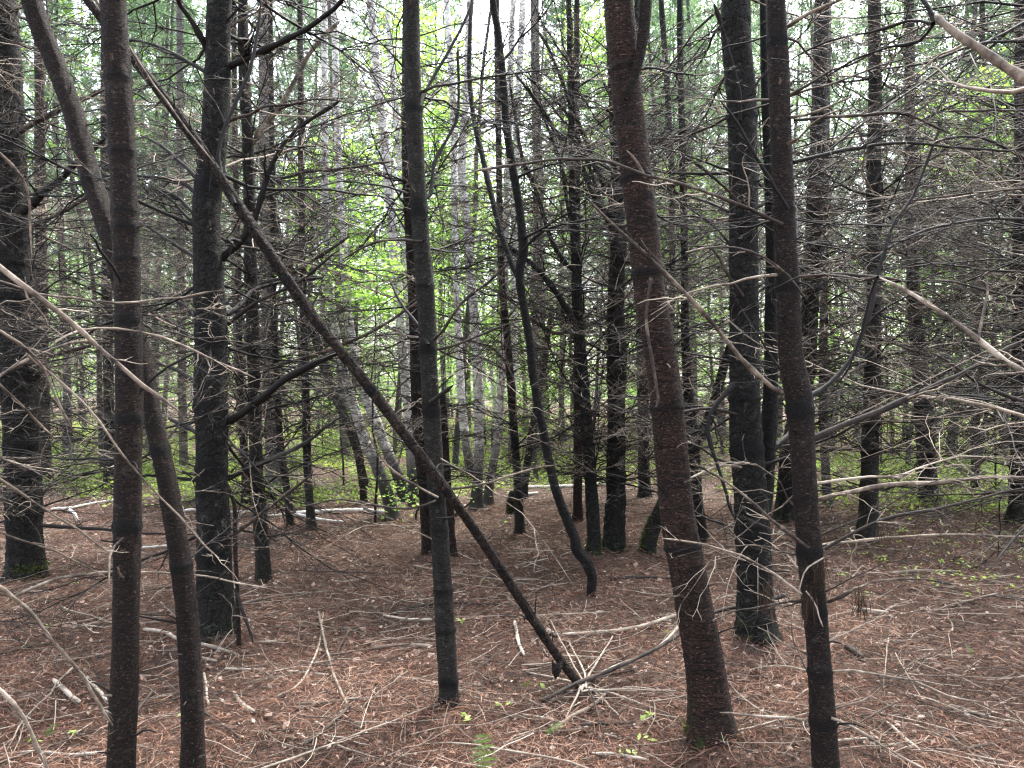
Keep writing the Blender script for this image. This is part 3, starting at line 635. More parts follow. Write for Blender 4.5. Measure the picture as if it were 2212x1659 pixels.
extra_stem('dark_knotted', [(1332, 450, 22), (1322, 400, 26), (1338, 430, 22), (1352, 380, 18), (1362, 250, 16), (1370, 120, 14)], 7.5, 'dark', top=5.5, label="tangled upper stem")
extra_stem('black_crooked', [(1128, 610, 9), (1110, 580, 13), (1085, 510, 12), (1062, 425, 12), (1045, 350, 11), (1026, 270, 11), (1014, 165, 10), (1016, 60, 9), (1020, 0, 8)], [5.83, 5.9, 6, 6.1, 6.2, 6.3, 6.4, 6.5, 6.6], 'black', top=5.5, sides=12, label="thin black side stem")
for (x0, y0, x1, y1, w, d_) in ((1390, 1190, 1428, 1105, 34, 7.5),):
    tree('moss_snag', "stump", "leaning mossy snag beside the stout reddish trunk", [(1396, 1196, 30), (1404, 1160, 32), (1418, 1120, 30), (1430, 1085, 22), (1434, 1078, 6)], 7.55, mat='dark', top=None, rough=.1, sides=18, cat="stump")

def moss(key, n, hgt_, amount=1.):
    T = TREES[key]; p = T['p']; P, L = [], []
    k = rng.integers(0, len(p), n); z = hgt_ * rng.random(n) ** 1.8
    i = np.array([int(np.argmin(np.abs(p[:, 2] - T['base'][2] - zz))) for zz in z])
    a = rng.random(n) * 6.28
    a = np.where(np.sin(a * 1.5 + len(p)) > -.2, a, a + 2)
    r = p[i, 3] * 1.08
    C = p[i, :3] + np.stack([np.cos(a) * r, np.sin(a) * r, rng.normal(0, .006, n)], 1)
    D = norm(np.stack([np.cos(a), np.sin(a), np.full(n, .6)], 1) + rng.normal(0, .6, (n, 3)))
    part("moss", blades(C, D, rng.uniform(.012, .028, n), rng.uniform(.005, .012, n), np.clip(rng.normal(.45, .25, n), 0, 1)), M['moss'], T['t'], T['base'], False)
moss('edge_mossy', 1100, .17); moss('thick_dark', 90, .06); moss('midpine', 160, .05); moss('slim_forked', 260, .15); moss('big_red', 140, .12)
moss('left_moss', 200, .12); moss('stub_moss', 420, .25); moss('moss_snag', 800, .4); moss('right_straight', 80, .06)

# ------------------------------------------------------------------ the fallen trunk leaning across
fp = [(1256, 1486, 18), (1190, 1397, 19), (1057, 1192, 20), (937, 1022, 22), (775, 808, 23), (660, 660, 24), (538, 480, 23), (390, 258, 22), (225, 47, 18), (90, -125, 12)]
fd = list(np.interp([p_[0] for p_ in fp], [90, 877, 1256], [3.12, 3.42, 4.17]))
pf = stem_path(fp, fd, None, False, .02); b = pf[0, :3].copy(); pf[0, 2] = hgt(*b[:2]) - .03
b[2] = hgt(b[0], b[1])
ft = thing("fallen_tree", b, "long dead reddish trunk fallen across at a slant, propped through the pines", "fallen tree")
TREES['fallen'] = dict(t=ft, p=pf, base=b)
v, q, t_ = trunk_tube(pf, 28, ((.5, .02), (.95, .02), (1.5, .02), (2.1, .02), (2.7, .02)), .10, 0)
obj("trunk", mesh("trunk", v - b, q, t_, M['rot']), ft)
for k in range(46):                                     # short snapped snags along it
    i = rng.integers(6, len(pf) - 10); D = norm(rand_dirs(1)[0] * np.array([1, .8, 1]) + np.array([0, .3, 0.]))
    L = rng.uniform(.03, .16); P, R = primary(pf[i, :3] + D * pf[i, 3] * .8, D, L, rng.uniform(.002, .005), 0, 5, .04)
    part("snag", [tubes(P[None], R[None], 5, [rng.uniform(.1, .6)])], M['twig'], ft, b)
# torn bark flap near the foot
c = at(1205, 1425, 4.07); n = 7
fv, fq = [], []
for i in range(n):
    for j in range(n):
        u, w = i / (n - 1) - .5, j / (n - 1)
        fv.append(c + np.array([u * .06 * (1 - .5 * w) - .012 * w, -.022 - .025 * math.sin(w * 2.5) + .03 * u * u * 4, -.01 - .065 * w + .012 * math.sin(9 * u + 5 * w)]))
for i in range(n - 1):
    for j in range(n - 1): fq.append((i * n + j, (i + 1) * n + j, (i + 1) * n + j + 1, i * n + j + 1))
fl = obj("bark_flap", mesh("bark_flap", np.array(fv) - b, np.array(fq), None, M['rot']), ft); sm = fl.modifiers.new("s", 'SOLIDIFY'); sm.thickness = .006

# ------------------------------------------------------------------ forest floor
def axis(lo, hi, fine_lo, fine_hi, step, grow=1.13):
    a = list(np.arange(fine_lo, fine_hi + 1e-6, step)); s_ = step
    while a[-1] < hi: s_ *= grow; a.append(a[-1] + s_)
    s_ = step
    while a[0] > lo: s_ *= grow; a.insert(0, a[0] - s_)
    return np.array(a)
gx = axis(-160, 160, -7, 7, .05); gy = axis(-30, 220, 2, 12, .05)
X, Y = np.meshgrid(gx, gy)
gv = np.stack([X, Y, hgt(X, Y)], -1).reshape(-1, 3)
ii = np.arange(gv.shape[0]).reshape(X.shape)
gq = np.stack([ii[:-1, :-1], ii[:-1, 1:], ii[1:, 1:], ii[1:, :-1]], -1).reshape(-1, 4)
tag(obj("ground", mesh("ground", gv, gq, None, M['ground'])), kind="structure")

# ------------------------------------------------------------------ limbs that stand out in the photo
# from the thick near black pine
limb('thick_dark', [(488, 915), (520, 895), (560, 868), (620, 822), (690, 782), (742, 755)], (4.9, 4.2), 20, 12, .12, 8, 3)
limb('thick_dark', [(480, 150), (540, 125), (600, 98), (660, 65), (720, 20), (750, -15)], (4.9, 4.3), 15, 9, .15, 8, 3)
limb('thick_dark', [(478, 558), (522, 518), (550, 470), (572, 400), (600, 330), (660, 265), (740, 213)], (4.9, 4.6), 18, 7, .12, 8, 3)
limb('thick_dark', [(455, 130), (440, 95), (415, 50), (388, 10), (378, -10)], (4.9, 4.6), 12, 8, .2, 4, 2)
limb('thick_dark', [(455, 165), (420, 140), (360, 110), (300, 90), (240, 88)], (4.95, 5.4), 10, 5, .3, 9, 3)
limb('thick_dark', [(445, 405), (400, 360), (350, 320), (310, 300)], (4.95, 5.4), 10, 5, .3, 8, 3)
limb('thick_dark', [(440, 430), (390, 395), (320, 385), (240, 382), (150, 400)], (4.95, 5.6), 10, 4, .35, 10, 3)
limb('thick_dark', [(435, 480), (410, 450), (380, 425), (330, 410)], (4.95, 5.4), 12, 6, .2, 7, 3)
limb('thick_dark', [(430, 560), (380, 530), (330, 495), (300, 480)], (4.95, 5.5), 9, 5, .3, 8, 3)
limb('thick_dark', [(430, 830), (380, 800), (340, 785)], (4.95, 5.4), 10, 6, .35, 6, 3)
limb('thick_dark', [(430, 940), (395, 920), (360, 905)], (4.95, 5.3), 10, 6, .3, 5, 2)
limb('thick_dark', [(492, 1035), (540, 1010), (600, 985), (660, 955), (740, 900)], (4.9, 5.3), 11, 5, .15, 8, 3)
limb('thick_dark', [(490, 1160), (540, 1130), (570, 1105), (630, 1060), (670, 1027)], (4.85, 4.4), 8, 6, .6, 5, 2)
limb('thick_dark', [(430, 700), (400, 660), (350, 640), (290, 628)], (4.95, 5.5), 8, 4, .4, 8, 3)
limb('thick_dark', [(495, 700), (560, 650), (650, 610), (735, 540)], (4.9, 4.4), 9, 5, .45, 8, 3)
limb('thick_dark', [(490, 680), (520, 660), (545, 630), (600, 612), (700, 600)], (4.95, 5.6), 12, 5, .15, 7, 3)
limb('slender_olive', [(548, 620), (620, 600), (700, 555), (757, 517)], (6.25, 6.0), 9, 6, .5, 8, 3)
limb('slender_olive', [(548, 800), (640, 778), (735, 745), (830, 700), (905, 645)], (6.2, 5.5), 9, 6, .6, 7, 3)
limb('slender_olive', [(535, 360), (600, 385), (660, 372), (737, 365), (850, 350)], (6.2, 5.9), 8, 4, .5, 8, 3)
limb('slender_olive', [(520, 350), (548, 305), (580, 262), (600, 240), (625, 200), (680, 105), (735, 45)], (6.3, 6.2), 15, 8, .98, 4, 2, label="pale stripped broken branch")
# from the mossy pine at the edge
limb('edge_mossy', [(35, 470), (70, 440), (96, 415), (140, 378), (165, 350), (230, 300)], (6.4, 6.2), 20, 10, .15, 8, 3)
limb('edge_mossy', [(25, 300), (60, 272), (110, 245), (170, 215), (228, 188)], (6.4, 6.0), 11, 9, .5, 6, 3)
limb('edge_mossy', [(40, 500), (90, 480), (160, 440), (230, 400)], (6.3, 5.9), 9, 8, .5, 6, 3)
limb('edge_mossy', [(45, 790), (110, 770), (175, 752), (255, 735), (330, 728)], (6.4, 6.0), 10, 6, .45, 8, 3)
limb('edge_mossy', [(90, 1135), (160, 1140), (230, 1143), (300, 1150), (420, 1152)], (6.4, 6.2), 8, 4, .35, 8, 3)
limb('edge_mossy', [(60, 420), (110, 425), (190, 425)], (6.4, 6.), 6, 3, .4, 6, 3)
# low pale limbs reaching in at the left edge
limb('out_left_near', [(-70, 520), (0, 577), (75, 635), (150, 690), (215, 750), (310, 830), (385, 885)], (2.05, 2.35), 15.6, 7.0, 0.86, 5, 2, label="thick tan bare branch")
limb('out_left_near', [(60, 770), (140, 830), (215, 910), (280, 1000), (350, 1080), (425, 1155), (480, 1208)], (2.35, 2.75), 5.5, 3.9, 0.84, 4, 2, label="pale straight twig")
limb('out_left_near', [(-60, 1235), (0, 1277), (50, 1320), (100, 1385), (145, 1440), (190, 1510), (232, 1577)], (2.3, 2.75), 10.1, 5.5, 0.78, 5, 2)
limb('out_left_near', [(-50, 1450), (0, 1500), (45, 1555), (70, 1620), (95, 1675)], (2.1, 2.25), 7.8, 6.2, 0.76, 3, 1)
limb('out_left_near', [(-60, 1010), (0, 1037), (75, 1090), (165, 1150), (230, 1200)], (2.3, 2.7), 6.2, 3.1, 0.68, 4, 2)
limb('out_left_near', [(-60, 1130), (0, 1148), (125, 1190), (230, 1246)], (2.3, 2.7), 5.5, 3.1, 0.68, 4, 2)
limb('out_left_near', [(-30, 830), (30, 790), (90, 768), (155, 745), (230, 738)], (2.3, 2.7), 8.6, 4.7, 0.58, 4, 2)
limb('out_left_near', [(-30, 600), (75, 637), (160, 648), (250, 660), (350, 652), (487, 632)], (2.35, 2.7), 5.5, 3.1, 0.66, 6, 2)
limb('out_left_mid', [(20, 1295), (65, 1272), (125, 1249), (185, 1243), (250, 1238), (400, 1243), (490, 1258), (570, 1273)], (3.7, 3.5), 7.0, 3.1, 0.70, 5, 2)
limb('out_left_near', [(120, 740), (175, 715), (250, 709), (350, 725), (475, 775), (555, 811)], (2.4, 2.7), 4.7, 3.1, 0.88, 4, 2, label="pale arching twig")
limb('out_left_near', [(-40, 300), (0, 330), (45, 385), (60, 440), (66, 550)], (2.3, 2.5), 6.2, 3.1, 0.83, 4, 2)
limb('out_left_near', [(-40, 690), (40, 740), (90, 790), (130, 870), (160, 920)], (2.2, 2.5), 7.0, 3.9, 0.73, 5, 2)
limb('out_left_near', [(-60, 780), (30, 860), (80, 910), (120, 950)], (2.2, 2.5), 6.2, 3.9, 0.73, 5, 2)
limb('out_left_mid', [(-50, 985), (40, 990), (100, 985), (180, 975), (247, 995)], (3.8, 3.6), 5.5, 3.1, 0.63, 6, 2)
limb('out_left_near', [(195, -20), (230, 30), (270, 85), (320, 160), (385, 245), (470, 350)], (2.9, 3.02), 7.0, 3.1, 0.70, 4, 2)
# from the black ringed trunk
limb('near_ringed', [(1690, 850), (1650, 825), (1580, 752), (1540, 702), (1475, 632), (1402, 560), (1337, 497), (1270, 425)], (2.95, 2.7), 11, 7, .62, 6, 2, label="long straight tan branch")
limb('near_ringed', [(1690, 485), (1640, 465), (1575, 435), (1475, 402), (1400, 385), (1320, 357), (1212, 350), (1087, 366), (1000, 385)], (2.95, 2.75), 9, 5, .55, 8, 3)
limb('near_ringed', [(1757, 947), (1820, 920), (1910, 888), (1970, 858), (2035, 825), (2110, 790), (2212, 735)], (3.05, 2.95), 15, 8, .42, 8, 3, label="thick brown branch rising to the right")
limb('near_ringed', [(1765, 1080), (1800, 1070), (1925, 1045), (2050, 1035), (2130, 1025), (2240, 1024)], (3.05, 2.9), 10, 7, .68, 8, 3, droop=-.3)
limb('near_ringed', [(1780, 1186), (1840, 1152), (1900, 1125), (1970, 1105), (2025, 1094), (2120, 1068), (2240, 1038)], (3.02, 2.9), 8, 5, .48, 8, 3, droop=-.3)
limb('near_ringed', [(1785, 1178), (1840, 1168), (1925, 1160), (2050, 1158), (2240, 1158)], (3.05, 3.2), 6, 4, .72, 6, 3, droop=-.25)
limb('near_ringed', [(1785, 1302), (1820, 1290), (1860, 1272), (1900, 1261), (2000, 1260), (2065, 1274)], (3., 2.8), 7, 3, .55, 5, 2)
limb('near_ringed', [(1795, 1450), (1835, 1448), (1875, 1455), (1975, 1475), (2050, 1505), (2130, 1517)], (3., 2.75), 6, 3, .8, 4, 2)
limb('near_ringed', [(1730, 1284), (1700, 1262), (1675, 1240), (1610, 1202), (1525, 1177), (1475, 1167), (1435, 1160)], (2.95, 2.75), 6, 3, .85, 5, 2, label="bleached pale twig")
limb('near_ringed', [(1745, 1185), (1690, 1145), (1640, 1102), (1575, 1047), (1530, 1020), (1488, 1000)], (2.95, 2.8), 7, 4, .6, 6, 2)
limb('near_ringed', [(1742, 1552), (1700, 1548), (1625, 1545), (1590, 1540), (1555, 1539)], (2.95, 2.8), 6, 3, .9, 2, 1)
limb('near_ringed', [(1795, 1553), (1850, 1575), (1910, 1610), (1965, 1640), (2010, 1660)], (2.95, 2.8), 6, 3, .8, 3, 1)
limb('near_ringed', [(1778, 1205), (1745, 1225), (1730, 1255), (1728, 1275)], (2.93, 2.88), 3, 2, .8, 0, 0)
limb('near_ringed', [(1740, 1277), (1757, 1297), (1772, 1330), (1778, 1350)], (2.92, 2.86), 3, 2, .82, 0, 0)
limb('near_ringed', [(1750, 855), (1790, 830), (1840, 780), (1880, 690), (1900, 590), (1935, 480), (1975, 430), (2045, 260)], (3.05, 3.3), 12, 5, .25, 9, 3)
limb('near_ringed', [(1735, 600), (1780, 595), (1830, 592), (1890, 597), (1960, 610)], (3.05, 2.9), 8, 5, .55, 6, 3)
limb('near_ringed', [(1705, 450), (1680, 410), (1640, 345), (1600, 270), (1565, 222)], (2.93, 2.8), 9, 5, .18, 7, 2)
limb('near_ringed', [(1718, 260), (1780, 255), (1870, 250), (1960, 245), (2060, 290)], (3.05, 3.2), 8, 4, .5, 8, 3)
limb('near_ringed', [(1712, 350), (1780, 335), (1860, 320), (1960, 312), (2080, 320), (2212, 330)], (3.05, 3.3), 9, 5, .35, 8, 3)
limb('near_ringed', [(1700, 60), (1730, 40), (1780, 15), (1830, -5)], (3.05, 2.8), 8, 6, .85, 4, 2)
limb('near_ringed', [(1735, 855), (1680, 790), (1620, 700), (1580, 630)], (3.0, 3.1), 6, 3, .35, 8, 2)
limb('near_ringed', [(1735, 640), (1700, 600), (1650, 560), (1560, 540), (1480, 548)], (2.93, 2.7), 6, 4, .62, 7, 2)
# thick pale limbs bowing in from beyond the right edge
limb('out_right_near', [(2330, 235), (2212, 176), (2140, 130), (2075, 95), (2030, 62), (2012, 48)], (2.0, 2.15), 21.1, 13.6, 0.84, 2, 2, label="thick smooth pale branch", L2=.4)
limb('out_right_near', [(2016, 50), (1960, 45), (1880, 70), (1790, 92), (1700, 140)], (2.15, 2.5), 7.0, 3.2, 0.37, 7, 3)
limb('out_right_near', [(2016, 50), (2005, 20), (1985, -15)], (2.15, 2.2), 8.8, 5.6, 0.12, 3, 2)
limb('out_right_near', [(2016, 52), (1990, 90), (1930, 100), (1850, 130), (1780, 170)], (2.15, 2.5), 7.9, 3.2, 0.22, 7, 3)
limb('out_right_near', [(2330, 850), (2212, 801), (2175, 780), (2115, 735), (2040, 685), (1965, 635), (1897, 597)], (2.05, 2.4), 15.8, 7.2, 0.82, 6, 2, label="thick tan limb angling down")
limb('out_right_near', [(1897, 597), (1860, 600), (1790, 590), (1730, 598), (1680, 620)], (2.4, 2.7), 6.2, 3.2, 0.42, 6, 3)
limb('out_right_near', [(1897, 597), (1880, 640), (1860, 720), (1830, 800), (1800, 840)], (2.4, 2.6), 6.2, 3.2, 0.22, 4, 2)
limb('out_right_near', [(2115, 735), (2125, 690), (2135, 640), (2130, 600)], (2.2, 2.3), 5.3, 3.2, 0.62, 2, 1)
limb('out_right_mid', [(2300, 225), (2212, 232), (2120, 232), (2035, 235)], (3.6, 3.3), 7.0, 4.8, 0.52, 7, 3)
limb('out_right_mid', [(2300, 90), (2180, 90), (2100, 105), (2000, 140), (1900, 160)], (3.6, 3.3), 7.9, 4.0, 0.27, 9, 3)
limb('out_right_mid', [(2290, 480), (2150, 470), (2060, 480), (1980, 500), (1880, 560)], (3.6, 3.2), 7.9, 4.0, 0.27, 9, 3)
limb('out_right_mid', [(2300, 420), (2200, 340), (2100, 300), (2000, 320)], (3.6, 3.3), 7.9, 4.0, 0.22, 9, 3)
limb('out_right_mid', [(2280, 880), (2160, 850), (2060, 790), (2010, 760)], (3.4, 3.1), 8.8, 4.0, 0.42, 7, 3)
limb('out_right_mid', [(2300, 1090), (2230, 1130), (2180, 1180), (2150, 1217)], (3.2, 2.9), 7.0, 3.2, 0.07, 2, 1)
limb('out_right_mid', [(2300, 640), (2180, 640), (2050, 615), (1980, 612)], (3.5, 3.2), 6.2, 3.2, 0.47, 8, 3)
# across the middle
limb('midpine', [(905, 432), (930, 420), (936, 370), (950, 330), (980, 280), (995, 230), (994, 98)], (3.85, 4.2), 8, 6, .12, 3, 2)
limb('midpine', [(908, 230), (925, 190), (960, 130), (1000, 60), (1024, 0)], (3.85, 4.2), 8, 6, .15, 3, 2)
limb('midpine', [(938, 735), (960, 715), (1000, 660), (1060, 610), (1100, 570)], (3.8, 3.6), 7, 4, .5, 5, 2)
limb('midpine', [(945, 755), (1000, 740), (1070, 715), (1110, 700)], (3.8, 3.6), 6, 3, .5, 6, 2)
limb('midpine', [(925, 745), (905, 705), (865, 650), (840, 600)], (3.8, 4.1), 8, 4, .2, 5, 2)
limb('midpine', [(915, 520), (850, 515), (790, 530), (740, 560)], (3.8, 4.2), 6, 4, .5, 6, 2)
limb('midpine', [(885, 420), (840, 405), (790, 395), (730, 390)], (3.8, 4.2), 5, 3, .4, 7, 2)
limb('midpine', [(950, 1060), (1040, 1050), (1140, 1020), (1210, 1010)], (3.75, 3.5), 6, 3, .62, 6, 2)
limb('midpine', [(942, 1082), (890, 1095), (820, 1090), (740, 1075), (650, 1095)], (3.75, 3.6), 5, 3, .5, 6, 2)
limb('midpine', [(945, 1075), (880, 1040), (830, 1005), (800, 960), (780, 920)], (3.72, 3.5), 5, 3, .7, 4, 2)
limb('midpine', [(930, 870), (955, 850), (980, 832)], (3.75, 3.7), 9, 5, .1, 0, 0)
limb('dark_knotted', [(1330, 470), (1290, 440), (1250, 350), (1200, 290), (1150, 210), (1100, 150)], (7.5, 7.2), 15, 5, .35, 8, 3)
limb('dark_knotted', [(1328, 450), (1300, 390), (1265, 300), (1240, 240), (1190, 110), (1145, 40)], (7.5, 7.2), 13, 5, .4, 8, 3)
limb('dark_knotted', [(1325, 490), (1300, 440), (1270, 350), (1220, 240), (1130, 160)], (7.5, 7.8), 12, 4, .4, 8, 3)
limb('slim_forked', [(1243, 700), (1215, 650), (1170, 590), (1130, 555), (1100, 530), (1060, 480)], (7.4, 7.0), 15, 6, .2, 7, 3)
limb('slim_forked', [(1245, 590), (1215, 560), (1185, 500), (1160, 420), (1130, 350), (1115, 270), (1100, 180)], (7.4, 7.4), 10, 6, .15, 7, 3)
limb('slim_forked', [(1240, 520), (1225, 440), (1215, 380), (1190, 300), (1160, 230)], (7.45, 7.6), 9, 5, .15, 7, 3)
limb('slim_forked', [(1245, 710), (1200, 720), (1140, 680), (1080, 630)], (7.4, 7.2), 9, 4, .5, 8, 3)
limb('fallen', [(505, 440), (470, 340), (500, 240), (535, 150), (548, 90), (562, 0)], (3.25, 3.5), 10, 6, .25, 6, 2)
limb('black_crooked', [(1129, 540), (1170, 500), (1230, 480), (1300, 470)], (5.8, 5.6), 7, 3, .2, 6, 2)
limb('single_mid', [(1098, 790), (1060, 750), (1000, 735), (950, 720)], (8.5, 8.1), 7, 3, .5, 7, 2)
limb('twin_dark', [(1660, 975), (1690, 950), (1710, 930), (1740, 880)], (4.95, 5.2), 14, 8, .12, 5, 2)
limb('twin_dark', [(1590, 895), (1540, 885), (1490, 890), (1450, 900)], (4.75, 4.6), 7, 5, .5, 4, 2)
limb('twin_dark', [(1600, 1010), (1560, 1005), (1500, 1030), (1440, 1060)], (4.7, 4.4), 6, 4, .75, 5, 2)
limb('twin_dark', [(1585, 830), (1550, 870), (1530, 910), (1535, 960), (1560, 1040), (1585, 1120)], (4.7, 4.5), 12, 7, .12, 3, 2)
limb('twin_dark', [(1605, 640), (1575, 600), (1540, 540), (1480, 530)], (4.75, 4.6), 7, 4, .5, 6, 3)
limb('twin_dark', [(1600, 260), (1598, 200), (1570, 90), (1545, 10)], (4.75, 4.6), 9, 7, .15, 4, 2)
limb('twin_dark', [(1600, 440), (1560, 400), (1500, 350), (1450, 330)], (4.75, 4.6), 7, 4, .45, 7, 3)
limb('big_red', [(1395, 385), (1376, 350), (1352, 322)], (3.35, 3.3), 6, 3, .85, 0, 0)
limb('big_red', [(1410, 600), (1400, 680), (1415, 780), (1430, 860), (1425, 880)], (3.33, 3.31), 8, 5, .55, 2, 1, label="grey twig hanging down the trunk")

for key, y0_, y1_, n_, d_ in (('near_ringed', 1000, 1560, 9, 3.0), ('twin_dark', 950, 1320, 16, 4.8), ('dark_knotted', 800, 1120, 14, 7.5), ('thick_dark', 800, 1300, 12, 4.9), ('midpine', 700, 1180, 6, 3.8), ('right_straight', 600, 1100, 12, 8)):
    T = TREES[key]; pz = T['p'][:, 2]
    for k in range(n_):
        z = at(1106, rng.uniform(y0_, y1_), d_)[2]; c = T['p'][int(np.argmin(np.abs(pz - z)))]
        az = rng.uniform(0, 6.28) if d_ > 4 else rng.uniform(-.6, 3.7); el = rng.normal(.1, .35)
        D = np.array([math.cos(az) * math.cos(el), math.sin(az) * math.cos(el), math.sin(el)]); L = rng.uniform(.3, .8)
        P, R = primary(c[:3] + D * c[3] * .8, D, L, rng.uniform(.0025, .0045), -.35, 9, .012)
        part("branch", twig_batches(P[None], R[None], np.array([L]), np.array([rng.uniform(.6, 1.)]), 4, 2), M['twig'], T['t'], T['base'])
for key, n_, zl, zh in (('slim_red', 22, .1, 3.2), ('lean_brown', 20, .1, 3), ('big_red', 26, .3, 3.2), ('near_ringed', 22, .2, 3.2), ('midpine', 20, .2, 3.6), ('thick_dark', 26, .4, 4), ('twin_dark', 26, .4, 4), ('edge_mossy', 18, .5, 5)):
    T = TREES[key]; pz = T['p'][:, 2]
    for k in range(n_):
        c = T['p'][int(np.argmin(np.abs(pz - rng.uniform(zl, zh))))]; az = rng.uniform(3.0, 6.6); D = np.array([math.cos(az), math.sin(az), rng.normal(.25, .3)])
        L = rng.uniform(.02, .07) if rng.random() < .75 else rng.uniform(.1, .3); P, R = primary(c[:3] + D * c[3] * .85, D, L, rng.uniform(.0022, .006), .1, 5, .03)
        R = R * .6 + R[0] * .4
        part("branch_stub", [tubes(P[None], R[None], 6, [rng.choice([.1, .3, .75])])], M['twig'], T['t'], T['base'])
# brown needle tufts caught on the twigs
for key, x, y, d_, n, h in (('near_ringed', 1745, 1288, 2.9, 70, .10), ('near_ringed', 1858, 1282, 2.85, 60, .09), ('near_ringed', 1657, 1270, 2.82, 50, .10), ('near_ringed', 1775, 1215, 2.92, 40, .10),
                           ('near_ringed', 1905, 1140, 2.9, 26, .08), ('near_ringed', 1915, 900, 3., 26, .10)):
    C = at(x, y, d_) + rng.normal(0, .014, (n, 3)) * np.array([1, 1, 1.6]); D = norm(np.array([0, 0, -1.]) + rng.normal(0, .15, (n, 3)))
    part("needle_tuft", blades(C, D, h * rng.uniform(.6, 1.15, n), .0028, np.clip(rng.normal(.5, .25, n), 0, 1)), M['tuft'], TREES[key]['t'], TREES[key]['base'], False)

# ------------------------------------------------------------------ young trees in bright leaf
def sapling(label, px, py, d, h0, h1, R, nclump, per=14, size=.07, lean=.0, group=None):
    c = at(px, 900, d); c[2] = float(hgt(c[0], c[1])); zc = at(px, py, d)[2]
    t = thing("leafy_sapling", c, label, "young tree", group)
    n = 12; z = np.linspace(-.05, zc + h1 * .8, n); w = np.cumsum(rng.normal(0, .025, (n, 2)), axis=0); w -= w[-1] * (np.linspace(0, 1, n)[:, None])
    P = np.stack([w[:, 0], w[:, 1], z], 1); Rr = np.linspace(.018, .005, n)
    bs = [tubes(P[None], Rr[None], 6, [.2])]
    a = side_paths(P[None], Rr[:1], 16, np.array([R * 1.1]), 6, tmin=.35, flat=.3); bs.append(tubes(a[0], a[1], 4, np.full(len(a[0]), .2)))
    o = obj("stem", mesh("stem", *merge(bs), M['twig']), t)
    lv, lq, lt = leaf_cloud(zc - h0, zc + h1, R, int(nclump * 1.4), per, size * 1.25)
    obj("foliage", mesh("foliage", lv, lq, np.clip(lt + .22, 0, 1), M['leaf'], False), t)
sapling("small sapling with bright lime leaves left of the ringed olive pine", 745, 440, 12.5, .9, .9, 1.0, 120)
sapling("sapling with a low spray of lime leaves in front of the leaning birches", 805, 610, 9.3, .35, .4, .62, 75, 12, .06)
sapling("taller sapling with yellow green leaves between the white birches", 955, 400, 15, 1.5, 1.6, 1.3, 190)
sapling("sapling with thin lime leaves high beside the tall white birch", 900, 180, 16, 1.6, 1.6, 1.4, 170)
sapling("wispy sapling of pale leaves behind the birch with a black lower trunk", 1010, 620, 17, 1.6, 1.6, 1.6, 200)
sapling("low bush of green leaves at the leaning birch's foot", 905, 1075, 9.5, .2, .25, .3, 26, 8, .04)
sapling("sapling with yellow leaves high at the right edge of the tangle", 2150, 270, 12.5, .8, .9, 1.1, 130)
sapling("sapling with lime leaves behind the lone slender trunk", 1110, 800, 19, 1.8, 1.6, 1.7, 200)
sapling("sapling of yellow green leaves behind the forked black trunk", 1470, 560, 18, 2.2, 2.2, 1.8, 220)
sapling("sapling in light leaf behind the straight olive pine", 1905, 720, 17, 2.2, 2.2, 1.9, 220)
sapling("sapling in light leaf behind the dark flared pine at right", 2060, 760, 18, 1.8, 2.2, 2.0, 220)
sapling("sapling with drooping lime leaves behind the tan dead trunk", 700, 860, 19, 1.7, 2.0, 1.6, 160)
sapling("tall thin sapling with bright leaves behind the stout reddish trunk's top", 1290, 300, 19, 3., 3., 1.8, 260)

# ------------------------------------------------------------------ the wood behind: pines, bare pines, broadleaves
def proto_pine(H, live, Rm, nt_, nb, dens):
    n = 16; z = np.linspace(-.1, H, n); w = np.cumsum(rng.normal(0, .03, (n, 2)), axis=0)
    P = np.stack([w[:, 0], w[:, 1], z], 1); R = np.interp(z, [-.1, .1, H], [.13, .095, .02])
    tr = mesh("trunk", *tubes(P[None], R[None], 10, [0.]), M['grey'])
    nb_ = dens; tt = rng.uniform(.05, .50, nb_); o, _ = sample(np.repeat(P[None], nb_, 0), tt)
    az = rng.random(nb_) * 6.28; el = rng.normal(.1, .25, nb_)
    D = np.stack([np.cos(az) * np.cos(el), np.sin(az) * np.cos(el), np.sin(el)], 1); L = rng.uniform(.9, 2.6, nb_)
    s_ = np.linspace(0, 1, 7)[None, :, None]
    Wb = np.cumsum(rng.normal(0, .03, (nb_, 7, 3)), axis=1); Wb[:, 0] = 0
    Q = o[:, None] + L[:, None, None] * (D[:, None] * s_ + Wb + rng.normal(0, .1, (nb_, 1, 3)) * s_ ** 2)
    Rb = rng.uniform(.008, .015, nb_)[:, None] * (1 - .8 * np.linspace(0, 1, 7))[None]
    bs = twig_batches(Q, Rb, L, np.clip(rng.normal(.66, .18, nb_), .1, 1), 9, 3, sides=(4, 3, 3), K2=5, K3=4, l2=.5)
    for k, (v, q, t) in enumerate(bs): pass
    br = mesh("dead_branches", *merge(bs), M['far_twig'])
    cr = mesh("crown", *pine_crown(live, H + .3, Rm, nt_, nb, 1.9), M['needle'], False)
    return tr, br, cr
